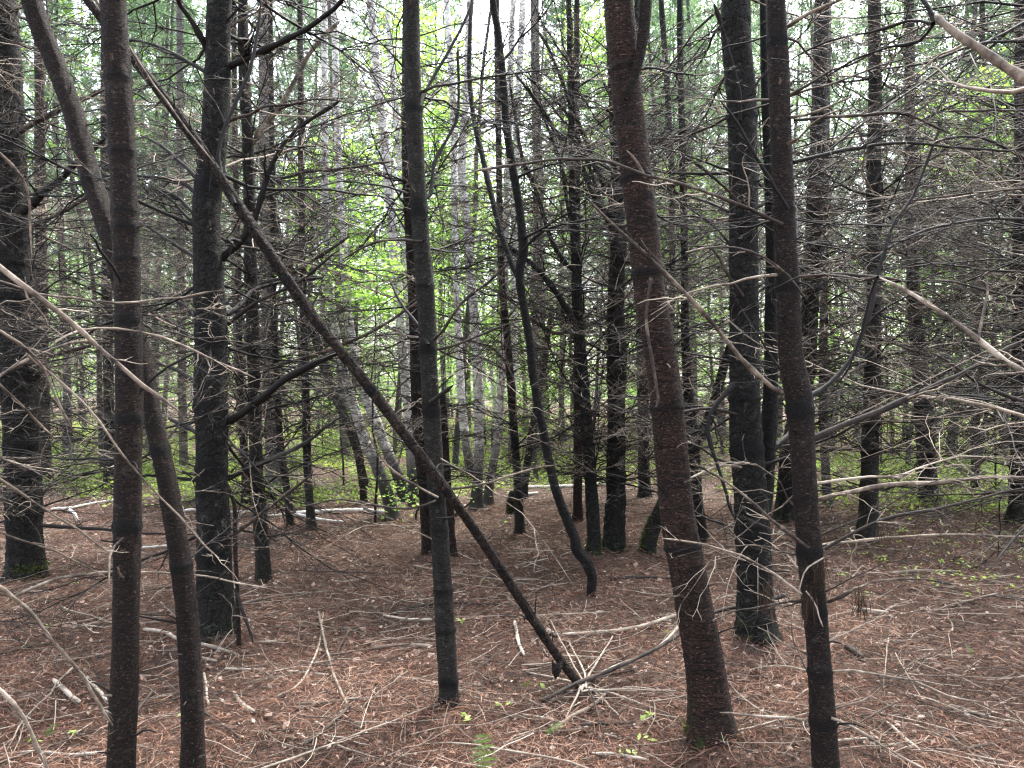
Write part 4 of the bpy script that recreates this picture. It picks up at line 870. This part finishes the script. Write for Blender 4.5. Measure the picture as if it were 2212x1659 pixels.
def proto_leafy(H, live, Rm, nclump, per):
    n = 14; z = np.linspace(-.1, H, n); w = np.cumsum(rng.normal(0, .07, (n, 2)), axis=0)
    P = np.stack([w[:, 0], w[:, 1], z], 1); R = np.interp(z, [-.1, .1, H], [.10, .075, .02])
    bs = [tubes(P[None], R[None], 8, [.25])]
    a = side_paths(P[None], np.array([.06]), 16, np.array([Rm * 1.2]), 7, tmin=.25, ang=(25, 60), flat=.5); bs.append(tubes(a[0], a[1], 5, np.full(len(a[0]), .3)))
    b_ = side_paths(a[0], a[1][:, 0], 6, a[2] * .5, 5); bs.append(tubes(b_[0], b_[1], 3, np.full(len(b_[0]), .3)))
    return mesh("trunk", *merge(bs), M['grey']), None, mesh("crown", *leaf_cloud(live, H + .6, Rm, nclump, per, .10), M['leaf'], False)
PINES = [proto_pine(h, l, r, 900, 14, 80) for h, l, r in ((17, 5., 2.7), (19, 6., 3.0), (16, 4.5, 2.6), (20, 6.5, 3.1))]
LEAFY = [proto_leafy(h, l, r, 430, 16) for h, l, r in ((11, 1.2, 2.5), (13, 2.0, 2.9), (9, .8, 2.2), (14, 3.0, 3.0))]
spots = [(v['base'][0], v['base'][1]) for v in TREES.values()]
def spaced(x, y, m):
    return all((x - a) ** 2 + (y - b_) ** 2 > m * m for a, b_ in spots)
def put_far(kind, x, y, sc, group, label, cat, name):
    protos = PINES if kind == 'p' else LEAFY
    tr, br, cr = protos[rng.integers(len(protos))]
    t = thing(name, (x, y, float(hgt(x, y))), label, cat, group); t.rotation_euler = (rng.normal(0, .03), rng.normal(0, .03), rng.random() * 6.28); t.scale = (sc, sc, sc * rng.uniform(.9, 1.1))
    obj("trunk", tr, t)
    if br is not None: tag(obj("dead_branches", br, t), kind="stuff")
    if cr is not None and not (abs(x / y * F + 1106 - 1050) < 45 and rng.random() < .7 and kind == 'p'): obj("crown", cr, t)
    spots.append((x, y))
for px_, y_ in ((740, 18.5), (655, 22), (330, 21), (150, 19), (520, 25), (1500, 20), (1850, 22), (2100, 19.5), (1680, 26), (960, 27), (1215, 24), (1330, 22), (860, 24)):
    put_far('p', (px_ - 1106) / F * y_, y_, rng.uniform(.95, 1.1), "pines in the thicket behind", "grey pine with bare lower twigs and blue green crown in the thicket behind", "tree", "pine_tree")
nf = 0
while nf < 34:                                          # the thicket of pines, 13 to 34 m off
    y = rng.uniform(17, 38); x = rng.uniform(-.80, .80) * y
    px = 1106 + x / y * F
    if not spaced(x, y, 1.35) or (640 < px < 1200 and y < 22 and rng.random() < .85): continue
    put_far('p', x, y, rng.uniform(.8, 1.1), "pines in the thicket behind", "grey pine with bare lower twigs and blue green crown in the thicket behind", "tree", "pine_tree"); nf += 1
for px_, y_ in ((1130, 26), (1010, 31), (930, 36), (1180, 33), (300, 24), (60, 19), (450, 28), (1950, 24), (2180, 20), (1450, 27)):
    put_far('l', (px_ - 1106) / F * y_, y_, 1.15, "leafy trees at the back of the wood", "pale green leafy tree at the back of the wood", "tree", "leafy_tree")
nf = 0
while nf < 44:                                          # broadleaved trees in fresh leaf, 20 to 50 m off
    y = rng.uniform(25, 52); x = rng.uniform(-.78, .78) * y
    px = 1106 + x / y * F
    if not spaced(x, y, 2.0) or (1005 < px < 1090 and y < 24): continue
    put_far('l', x, y, rng.uniform(.7, 1.0), "leafy trees at the back of the wood", "pale green leafy tree at the back of the wood", "tree", "leafy_tree"); nf += 1
nf = 0
SLIM = []
for k in range(5):                                      # slim bare pole trees
    n = 14; z = np.linspace(-.1, 10, n); w = np.cumsum(rng.normal(0, .06, (n, 2)), axis=0); P = np.stack([w[:, 0], w[:, 1], z], 1)
    bs = [tubes(P[None], np.linspace(.06, .012, n)[None], 7, [.5])]
    a = side_paths(P[None], np.array([.03]), 26, np.array([1.5]), 7, tmin=.15, ang=(35, 75), flat=.5); bs.append(tubes(a[0], a[1], 4, np.full(len(a[0]), .5)))
    b_ = side_paths(a[0], a[1][:, 0], 7, a[2] * .5, 5); bs.append(tubes(b_[0], b_[1], 3, np.full(len(b_[0]), .6)))
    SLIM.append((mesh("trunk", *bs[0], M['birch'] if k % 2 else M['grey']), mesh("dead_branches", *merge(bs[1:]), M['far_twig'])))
while nf < 56:
    y = rng.uniform(13, 34); x = rng.uniform(-.74, .74) * y
    if not spaced(x, y, .9): continue
    tr, br = SLIM[nf % 5]; sc = rng.uniform(.8, 1.2)
    t = thing("slim_tree", (x, y, float(hgt(x, y))), "slim pale pole tree with fine bare twigs in the clearing", "tree", "slim pole trees in the clearing")
    t.rotation_euler = (rng.normal(0, .06), rng.normal(0, .06), rng.random() * 6.28); t.scale = (sc, sc, sc); spots.append((x, y)); nf += 1
    obj("trunk", tr, t); tag(obj("dead_branches", br, t), kind="stuff")
# the wood beyond, one mass
bs = []
for k in range(78):
    a = rng.uniform(-.9, .9); y = rng.uniform(54, 80); x = a * y; h = rng.uniform(8, 15)
    if abs(a * F + 1106 - 1050) < 110: h *= .95
    v, q, t = leaf_cloud(.5, h, rng.uniform(2.5, 4), 130, 7, .30); bs.append((v + np.array([x, y, 0]), q, t))
tag(obj("far_wood", mesh("far_wood", *merge(bs), M['leaf'], False)), kind="stuff")

# a young green pine by the clearing
def little_pine(px, py, h, label, d=None):
    c = ground_at(px, py); t = thing("pine_seedling", c, label, "young pine")
    P = np.array([[0, 0, -.03], [.01, 0, h * .5], [0, .01, h]]); obj("stem", mesh("stem", *tubes(spline(np.c_[P, [.008, .006, .003]], .05)[None, :, :3], np.linspace(.008, .003, len(spline(np.c_[P, [.008, .006, .003]], .05)))[None], 5, [.2]), M['twig']), t)
    n = 900; z = h * rng.uniform(.15, 1, n); r = (h - z) * .55 * np.sqrt(rng.random(n)) + .02; a = np.round(rng.random(n) * 7) / 7 * 6.28 + rng.normal(0, .25, n)
    C = np.stack([np.cos(a) * r, np.sin(a) * r, z + r * .2], 1); D = norm(np.stack([np.cos(a), np.sin(a), np.full(n, .6)], 1) + rng.normal(0, .5, (n, 3)))
    obj("needles", mesh("needles", *blades(C, D, rng.uniform(.05, .10, n), .008, np.clip(rng.normal(.8, .2, n), 0, 1)), M['fern'], False), t)
little_pine(165, 1060, .55, "small bright green pine seedling in the clearing behind the mossy pine")
little_pine(640, 1062, .5, "small dark green seedling behind the slim bent trunk")
little_pine(330, 1033, .6, "tiny pine seedling far back in the green clearing")

# ------------------------------------------------------------------ ferns in front
def fern(px, py, d, label, h, npair, Lp, lean, face=0.):
    c = at(px, py, d); c[2] = float(hgt(c[0], c[1])); t = thing("fern", c, label, "fern")
    s_ = np.linspace(0, 1, 14); R_ = np.stack([lean[0] * s_ ** 1.5, lean[1] * s_ ** 1.5, h * s_ * (1 - .12 * s_)], 1)
    obj("stem", mesh("stem", *tubes(R_[None], np.linspace(.0022, .0008, 14)[None], 5, [.5]), M['fern']), t)
    for k in range(npair):
        u = .28 + .70 * k / (npair - 1); p, T = sample(R_[None], np.array([u])); p, T = p[0], T[0]
        for sgn in (-1, 1):
            L = Lp * math.sin(math.pi * min(1, .25 + .75 * (1 - (u - .28)))) ** .7 * (1.05 - .75 * (u - .28) / .7) * rng.uniform(.85, 1.1)
            out = norm(np.array([sgn * math.cos(face), sgn * math.sin(face) - .3, .32]) + rng.normal(0, .10, 3))
            m = 13; w = np.linspace(.06, 1, m)
            C = p + out * (w * L)[:, None] + np.array([0, 0, -.25 * L]) * (w ** 2)[:, None]
            C2 = np.repeat(C, 2, 0); sg = np.tile([1, -1], m)[:, None]
            nrm_ = norm(np.cross(out, T)); lat = norm(T * .9 + .35 * nrm_)
            ll = np.repeat(L * .17 * (1 - w * .8) + .003, 2)
            D = norm(lat[None] * sg + out * .5 + rng.normal(0, .08, (2 * m, 3)))
            sv_ = norm(np.cross(D, nrm_)); Wd = (ll * .42)[:, None]
            v = np.stack([C2, C2 + D * ll[:, None] * .45 + sv_ * Wd * .5, C2 + D * ll[:, None], C2 + D * ll[:, None] * .45 - sv_ * Wd * .5], 1).reshape(-1, 3)
            q = np.arange(8 * m).reshape(-1, 4)
            obj("leaflet_spray", mesh("leaflet_spray", v, q, np.clip(np.full(len(v), .5 + rng.normal(0, .15)), 0, 1), M['fern'], False), t)
fern(1047, 1690, 3.08, "lacy bright green fern at the bottom edge of the floor", .225, 7, .115, (-.012, .03), .1)
fern(1182, 1600, 3.52, "low fern sprig bending over beside the forked sticks", .095, 5, .085, (.055, -.01), .5)
fern(1128, 1470, 4.18, "tiny pale fern sprig beside the fallen trunk's foot", .06, 4, .04, (.04, 0), .3)
fern(100, 1575, 3.55, "small dark green sprig low among twigs by the slim reddish trunk", .09, 4, .05, (.02, .02), .9)
fern(2100, 1405, 4.6, "small green sprig on open needles far right of the ringed trunk", .08, 4, .05, (-.02, .02), .4)

# ------------------------------------------------------------------ green carpet of the clearing, sparse seedlings at right
def carpet():
    n = 85000; y = 10 + 32 * rng.random(n) ** 1.25; a = rng.uniform(-.78, .78, n); x = a * y
    px = 1106 + a * F
    m = np.sin(x * .8 + 1) * np.sin(y * .5) + .6 * np.sin(x * 1.9 + y * 1.3) + rng.normal(0, .35, n)
    dens = np.interp(px, [0, 90, 500, 900, 1100, 1400, 1700, 2212], [.55, .95, 1., .95, .75, .45, .45, .6])
    y0 = np.interp(px, [0, 300, 700, 900, 1100, 1400, 1700, 2212], [13.5, 11.2, 11.4, 11.4, 12.6, 13.5, 11.5, 9.8])
    k = (m > -.35) & (rng.random(n) < dens) & (y > y0 + rng.normal(0, .5, n))
    x, y = x[k], y[k]; n = len(x)
    per = 4; C = np.repeat(np.stack([x, y, hgt(x, y)], 1), per, 0) + rng.normal(0, 1, (n * per, 3)) * np.array([.05, .05, .0]) + np.array([0, 0, 1.]) * np.repeat(rng.gamma(2., .06, n), per)[:, None] * rng.uniform(.3, 1, (n * per, 1))
    s_ = rng.uniform(.03, .085, n * per)
    return leaf_quads(C, s_, s_ * .6, np.clip(np.repeat(rng.normal(.45, .28, n), per) + rng.normal(0, .1, n * per), 0, 1), .45)
tag(obj("ground_cover", mesh("ground_cover", *carpet(), M['cover'], False)), kind="stuff")
def sparse():
    C = []
    for k in range(330):
        px, py = rng.uniform(1800, 2300), rng.uniform(1060, 1330)
        if rng.random() > np.interp(px, [1800, 2212], [.25, 1]) * np.interp(py, [1060, 1150, 1330], [1, .9, .12]): continue
        p = ground_at(px, py); m = rng.integers(3, 8)
        C.append(p + rng.normal(0, 1, (m, 3)) * np.array([.04, .04, .008]) + np.array([0, 0, .05]))
    for k in range(14):
        p = ground_at(rng.uniform(20, 1500), rng.uniform(1250, 1640)); C.append(p + rng.normal(0, 1, (4, 3)) * np.array([.02, .02, .006]) + np.array([0, 0, .03]))
    C = np.concatenate(C); s_ = rng.uniform(.025, .055, len(C))
    return leaf_quads(C, s_, s_ * .5, np.clip(rng.normal(.55, .2, len(C)), 0, 1), .3)
tag(obj("low_seedlings", mesh("low_seedlings", *sparse(), M['cover'], False)), kind="stuff")

# ------------------------------------------------------------------ litter: needles, leaves, twiglets
def spread_frustum(n, y0, y1, p=1.):
    y = y0 + (y1 - y0) * rng.random(n) ** p; x = rng.uniform(-.80, .80, n) * y
    return x, y
def needle_litter(n):
    x, y = spread_frustum(n, 2.6, 11, 1.35)
    sc = np.interp(y, [3, 11], [1, 1.9])
    az = rng.random(n) * 6.28 + .0; el = rng.normal(.05, .22, n)
    L = rng.uniform(.05, .11, n); W_ = rng.uniform(.0016, .0032, n) * sc
    D = np.stack([np.cos(az), np.sin(az), np.tan(el)], 1)
    C = np.stack([x, y, hgt(x, y) + .035 * rng.random(n) ** 2], 1)
    sd_ = np.stack([-np.sin(az), np.cos(az), rng.normal(0, .5, n)], 1); cv = rng.normal(0, .16, n)[:, None]
    mid = C + D * L[:, None] * .5 + sd_ * L[:, None] * cv; end = C + D * L[:, None] + np.array([0, 0, -.004])
    mid[:, 2] += rng.uniform(0, .008, n)
    w = sd_ * W_[:, None] * .5
    v = np.stack([C - w, C + w, mid - w, mid + w, end - w * .5, end + w * .5], 1).reshape(-1, 3)
    i = (np.arange(n) * 6)[:, None]; q = np.concatenate([i + np.array([[0, 1, 3, 2]]), i + np.array([[2, 3, 5, 4]])])
    clump = .5 + .22 * np.sin(x * 3 + 1) * np.sin(y * 2.6) 
    return v, q, np.repeat(np.clip(clump + rng.normal(0, .24, n), 0, 1), 6)
tag(obj("needle_litter", mesh("needle_litter", *needle_litter(170000), M['litter'], False)), kind="stuff")
def leaf_litter(n):
    x, y = spread_frustum(n, 2.8, 17, .72)
    C = np.stack([x, y, hgt(x, y) + rng.uniform(.008, .025, n)], 1)
    s_ = rng.uniform(.012, .038, n) * np.where(rng.random(n) < .10, 1.9, 1)
    return leaf_quads(C, s_, s_ * .62, np.clip(rng.normal(.40, .28, n), 0, 1), .32, .22)
tag(obj("fallen_leaves", mesh("fallen_leaves", *leaf_litter(36000), M['deadleaf'], False)), kind="stuff")
def twig_litter(n):
    x, y = spread_frustum(n, 2.7, 15, .95)
    az = rng.random(n) * 6.28; L = rng.uniform(.08, .5, n); K = 5; s_ = np.linspace(-.5, .5, K)[None, :]
    cv = rng.normal(0, .07, n)[:, None]
    px = x[:, None] + L[:, None] * (np.cos(az)[:, None] * s_ - np.sin(az)[:, None] * cv * s_ ** 2 * 2)
    py = y[:, None] + L[:, None] * (np.sin(az)[:, None] * s_ + np.cos(az)[:, None] * cv * s_ ** 2 * 2)
    tilt = rng.normal(0, .06, n)[:, None]
    pz = hgt(px, py) + .014 + np.abs(tilt * L[:, None]) * (s_ + .5) + rng.uniform(0, .02, n)[:, None]
    r = rng.uniform(.001, .0032, n)[:, None] * np.interp(y, [3, 15], [1, 1.5])[:, None] * np.linspace(1, .5, K)[None]
    return tubes(np.stack([px, py, pz], -1), r, 4, np.clip(rng.normal(.48, .28, n), 0, 1))
tag(obj("twig_litter", mesh("twig_litter", *twig_litter(7500), M['stick'])), kind="stuff")

# ------------------------------------------------------------------ fallen sticks one can count
def stick(pts, w0, w1, tone, label, mat='stick', lift=(0, 0), n2=0, group=None, name="fallen_stick", cat="stick"):
    """lies along photo points on the floor; lift raises its two ends"""
    n = len(pts); up = np.linspace(lift[0], lift[1], n); rows = []
    for (x, y), wd, h in zip(pts, np.linspace(w0, w1, n), up):
        p = ground_at(x, y); d_ = p[1]; r = .5 * wd * d_ / F
        if h:
            q_ = at(x, y, d_); d2 = d_ * (1 - h / CAM_H); p = at(x, y, d2)
        rows.append(np.append(p + np.array([0, 0, r * .8 + .014]), r))
    p = spline(rows, .03); p[:, :3] += np.cumsum(rng.normal(0, .0008, (len(p), 3)), axis=0)
    R = p[:, 3] * (1 + rng.normal(0, .06, len(p))); R[0] *= .75; R[-1] *= .7
    P = np.concatenate([p[:1, :3], p[:, :3], p[-1:, :3]]) ; R = np.concatenate([[.0004], R, [.0004]])
    P[0] -= (P[2] - P[1]) * .05; P[-1] += (P[-2] - P[-3]) * .05
    base = p[len(p) // 2, :3].copy()
    bs = [tubes(P[None], R[None], 8, [tone])]
    if n2:
        L = float(np.linalg.norm(np.diff(p[:, :3], axis=0), axis=1).sum())
        a = side_paths(p[None, :, :3], np.array([p[:, 3].mean() * 1.2]), n2, np.array([L * .4]), 6, flat=.25, bend=.2)
        Q = a[0]; Q[..., 2] = np.maximum(Q[..., 2], hgt(Q[..., 0], Q[..., 1]) + .006); bs.append(tubes(Q, a[1], 4, np.full(len(Q), tone)))
    v, q, t = merge(bs)
    o = obj(name, mesh(name, v - base, q, t, M[mat]), None, base)
    return tag(o, label, cat, group)
stick([(1182, 1366), (1207, 1378), (1270, 1375), (1337, 1370), (1400, 1358), (1464, 1338)], 8, 9, .8, "long pale bowed stick running from the fallen trunk to the stout reddish trunk", n2=3)
stick([(1167, 1526), (1200, 1508), (1237, 1489), (1290, 1468), (1337, 1449), (1400, 1420), (1467, 1380), (1535, 1336), (1600, 1318), (1650, 1310), (1700, 1292)], 8, 8, .1, "long dark stick crossing the fallen trunk's foot and passing behind the stout trunk", lift=(0, .22))
stick([(1262, 1490), (1300, 1462), (1360, 1435), (1420, 1405), (1466, 1360)], 6, 6, .85, "pale thin stick lying along the long dark one", lift=(0, .08))
stick([(1190, 1593), (1230, 1562), (1270, 1540), (1300, 1515), (1312, 1500)], 10, 8, .62, "straight tan stick pointing up to the fallen trunk's foot")
stick([(1252, 1475), (1270, 1490), (1300, 1515), (1330, 1545), (1360, 1570)], 5, 4, .75, "thin grey stick radiating from the fallen trunk's foot", n2=3)
stick([(1262, 1480), (1320, 1520), (1400, 1545), (1480, 1562)], 5, 3, .6, "thin brown stick fanning out under the dark one", n2=4)
stick([(1150, 1568), (1230, 1575), (1300, 1573), (1372, 1571)], 4, 9, .12, "dark stick with a blunt end beside the little fern sprig", n2=4)
stick([(1130, 1552), (1180, 1560), (1260, 1582), (1330, 1600)], 5, 4, .7, "slim pale stick above the fern", n2=3)
stick([(803, 1408), (850, 1404), (900, 1402), (934, 1404)], 9, 10, .62, "stout smooth tan stick left of the ringed olive pine")
stick([(842, 1337), (880, 1322), (935, 1311), (1000, 1308), (1080, 1312)], 8, 4, .12, "dark bowed stick behind the ringed olive pine", n2=4)
stick([(828, 1335), (880, 1345), (935, 1346)], 5, 6, .9, "white straight twig ending at the ringed olive pine")
stick([(1112, 1350), (1118, 1380), (1122, 1400), (1132, 1423)], 8, 7, .95, "short bleached bent stick on open needles by the fallen trunk")
stick([(765, 1569), (810, 1569), (862, 1570)], 5, 4, .75, "short pale stick on the floor below the tan one")
stick([(737, 1520), (790, 1516), (837, 1511)], 7, 6, .7, "pale stick beside the dark stick end")
stick([(657, 1620), (690, 1595), (720, 1570), (758, 1533)], 10, 8, .22, "blackish stick slanting across the needles at lower left of the ringed pine")
stick([(310, 1367), (345, 1372), (365, 1378), (385, 1388)], 8, 9, .75, "knobbly pale stick between the slim reddish and leaning brown trunks")
stick([(430, 1400), (475, 1408), (500, 1416), (520, 1424)], 9, 6, .62, "curved tan stick right of the leaning brown trunk")
stick([(430, 1427), (450, 1432), (468, 1435)], 7, 6, .75, "short tan stick just under the curved tan one")
stick([(189, 1470), (205, 1490), (218, 1505), (230, 1522)], 7, 8, .92, "bent whitish stick left of the slim reddish trunk")
stick([(115, 1478), (140, 1500), (158, 1516), (173, 1525)], 10, 11, .8, "thick bleached stick with a broken white end near the left edge")
stick([(440, 1460), (445, 1490), (449, 1532)], 5, 5, .85, "thin pale twig lying upright beside the leaning brown trunk's foot")
stick([(505, 1504), (520, 1525), (535, 1538), (550, 1546)], 8, 9, .72, "thick tan curved stick on the needles right of the leaning trunk")
stick([(487, 1452), (530, 1452), (570, 1452)], 6, 4, .85, "level pale twig above the thick tan curved stick")
stick([(557, 1394), (585, 1393), (616, 1390)], 6, 6, .7, "short tan stick right of the thick near black pine's foot")
stick([(620, 1457), (660, 1460), (710, 1464)], 6, 4, .8, "pale level twig in the middle of the needle floor")
stick([(600, 1511), (640, 1490), (670, 1450), (690, 1400), (698, 1330)], 5, 4, .8, "long thin pale twig bending away over the floor", n2=4)
stick([(640, 1530), (690, 1525), (737, 1520)], 6, 7, .5, "brown stick end to end with the pale one")
stick([(505, 1315), (560, 1300), (620, 1290), (722, 1282)], 5, 4, .7, "long thin pale stick behind the thick near black pine's foot", n2=4)
stick([(750, 1530), (728, 1480), (712, 1440), (690, 1330)], 6, 5, .65, "dull pale twig running back from the dark stick end")
stick([(0, 1419), (60, 1405), (130, 1390), (200, 1375)], 6, 4, .3, "dark thin stick along the floor at the left edge", n2=3)
stick([(0, 1640), (80, 1632), (160, 1640), (230, 1632)], 6, 6, .8, "pale stick along the bottom edge at left")
stick([(2075, 1630), (2130, 1618), (2212, 1600)], 7, 6, .35, "dark stick at the lower right corner")
stick([(2050, 1530), (2100, 1545), (2150, 1560), (2200, 1570)], 6, 4, .85, "pale slim stick near the lower right corner")
stick([(1890, 1397), (1930, 1392), (1990, 1390)], 5, 4, .85, "pale twig on the needles right of the ringed trunk")
stick([(1840, 1319), (1880, 1326), (1920, 1330)], 8, 6, .85, "pale short stick behind the ringed trunk")
stick([(1920, 1244), (1990, 1239), (2076, 1241)], 7, 5, .6, "long grey brown stick on the open floor at right")
stick([(2165, 1296), (2190, 1298), (2230, 1302)], 7, 6, .15, "dark stub at the right edge of the open floor")
stick([(1828, 1407), (1845, 1418), (1862, 1428)], 16, 12, .1, "short charred chunk of wood right of the ringed trunk")
stick([(1790, 1612), (1830, 1605), (1882, 1604)], 5, 5, .9, "white straight twig at the ringed trunk's foot")
stick([(1915, 1570), (1950, 1600), (1985, 1630)], 8, 6, .85, "pale flattened stick at lower right", n2=1)
stick([(1280, 1636), (1330, 1637), (1400, 1650)], 6, 6, .88, "pale stick at the bottom edge left of the stout reddish trunk")
stick([(1100, 1610), (1160, 1590), (1240, 1585), (1290, 1570)], 4, 4, .7, "thin bowed twig beyond the bright fern", n2=2)
stick([(1320, 1258), (1380, 1253), (1450, 1256)], 8, 6, .12, "dark stick behind the stout reddish trunk's left side")
stick([(640, 1115), (700, 1111), (770, 1108), (832, 1112)], 10, 8, .7, "white birch log on the ground left of the leaning birch", 'birchlog', name="fallen_log", cat="log")
stick([(575, 1119), (640, 1116), (700, 1128), (740, 1132)], 6, 5, .7, "thin white birch pole by the slim bent trunk", 'birchlog', name="fallen_log", cat="log")
stick([(1127, 1058), (1200, 1056), (1270, 1052), (1310, 1050)], 8, 7, .75, "white birch log far behind the crooked black trunk", 'birchlog', name="fallen_log", cat="log")
stick([(1110, 1075), (1140, 1072), (1162, 1070)], 8, 7, .7, "short white birch log behind the lone slender trunk", 'birchlog', name="fallen_log", cat="log")
stick([(380, 1110), (420, 1106), (470, 1110), (560, 1108)], 6, 5, .7, "white pole behind the thick near black pine", 'birchlog', name="fallen_log", cat="log")
stick([(110, 1105), (150, 1102), (200, 1092), (250, 1085)], 7, 5, .6, "grey pole on the floor behind the slim reddish trunk", 'birchlog', n2=2, name="fallen_log", cat="log")
stick([(150, 1106), (162, 1116), (166, 1128)], 7, 6, .65, "short bent white pole beside the grey one", 'birchlog', name="fallen_log", cat="log")
stick([(780, 1102), (800, 1112), (830, 1122), (850, 1130)], 12, 8, .1, "dark broken branch against the white birch log", name="fallen_stick")
stick([(300, 1190), (360, 1185), (410, 1182)], 6, 6, .75, "white stick on the floor between slim reddish and thick dark trunks", 'birchlog')
for k, (x, y) in enumerate(((1180, 1468), (1200, 1520), (1225, 1555), (1335, 1500), (1350, 1460), (1385, 1530), (1300, 1420), (1290, 1560), (1215, 1395), (1240, 1420), (1330, 1440), (1400, 1500))):
    cx, cy_ = 1262 + rng.normal(0, 8), 1492 + rng.normal(0, 6); m_ = ((x + cx) / 2 + rng.normal(0, 5), (y + cy_) / 2 - 4)
    stick([(cx, cy_), m_, (x + (x - cx) * .5, y + (y - cy_) * .5)], rng.uniform(4, 6), 3, (.85, .12, .7)[k % 3], "thin broken stick in the brush pile at the fallen trunk's foot", lift=(.04, .005), n2=2, group="brush pile at the fallen trunk's foot")
# standing thin dead sapling beside the thick near black pine
tree('dead_sapling', "dead_sapling", "thin bare dead sapling with a snapped bent top right of the thick dark pine", [(512, 1262, 9), (509, 1200, 9), (508, 1120, 9), (506, 1088, 8), (500, 1070, 10), (491, 1048, 8), (486, 1038, 4)], 4.7, mat='rot', top=None, sides=10, grounded=True, lobes=0, cat="dead sapling", rough=.1)
limb('dead_sapling', [(509, 1268), (520, 1310), (535, 1350), (546, 1388)], (4.7, 4.6), 9, 6, .35, 0, 0)

# the rest of the sticks: five kinds copied over the floor
KIND = []
for k in range(9):
    L = rng.uniform(.4, 1.5); n = 9; t = np.linspace(-.5, .5, n); cv = rng.normal(0, .07)
    P = np.stack([L * t, L * cv * t ** 2 * 2 + np.cumsum(rng.normal(0, .006, n)), np.full(n, .008) + np.abs(rng.normal(0, .004, n))], 1)
    r = rng.uniform(.0025, .006); R = r * np.linspace(1, .45, n) * (1 + rng.normal(0, .07, n)); bs = [tubes(P[None], R[None], 6, [rng.uniform(.1, .85)])]
    a = side_paths(P[None], np.array([r]), int(rng.integers(1, 5)), np.array([L * .45]), 5, flat=.15, bend=.12, tmin=.3)
    if a: Q = a[0]; Q[..., 2] = np.abs(Q[..., 2]) * .4 + .006; bs.append(tubes(Q, a[1], 4, np.full(len(Q), .7)))
    KIND.append(mesh("fallen_stick", *merge(bs), M['stick']))
for k in range(210):
    while True:
        y = rng.uniform(3.1, 13); x = rng.uniform(-.68, .68) * y
        if all((x - v['base'][0]) ** 2 + (y - v['base'][1]) ** 2 > .12 for v in TREES.values()): break
    o = obj("fallen_stick", KIND[k % 9], None, (x, y, float(hgt(x, y)) + .016)); o.rotation_euler = (rng.normal(0, .05), rng.normal(0, .05), rng.random() * 6.28)
    s0 = rng.uniform(.7, 1.25); o.scale = (s0, s0, s0)
    tag(o, "thin dead stick lying loose on the needle floor", "stick", "loose dead sticks on the needle floor")
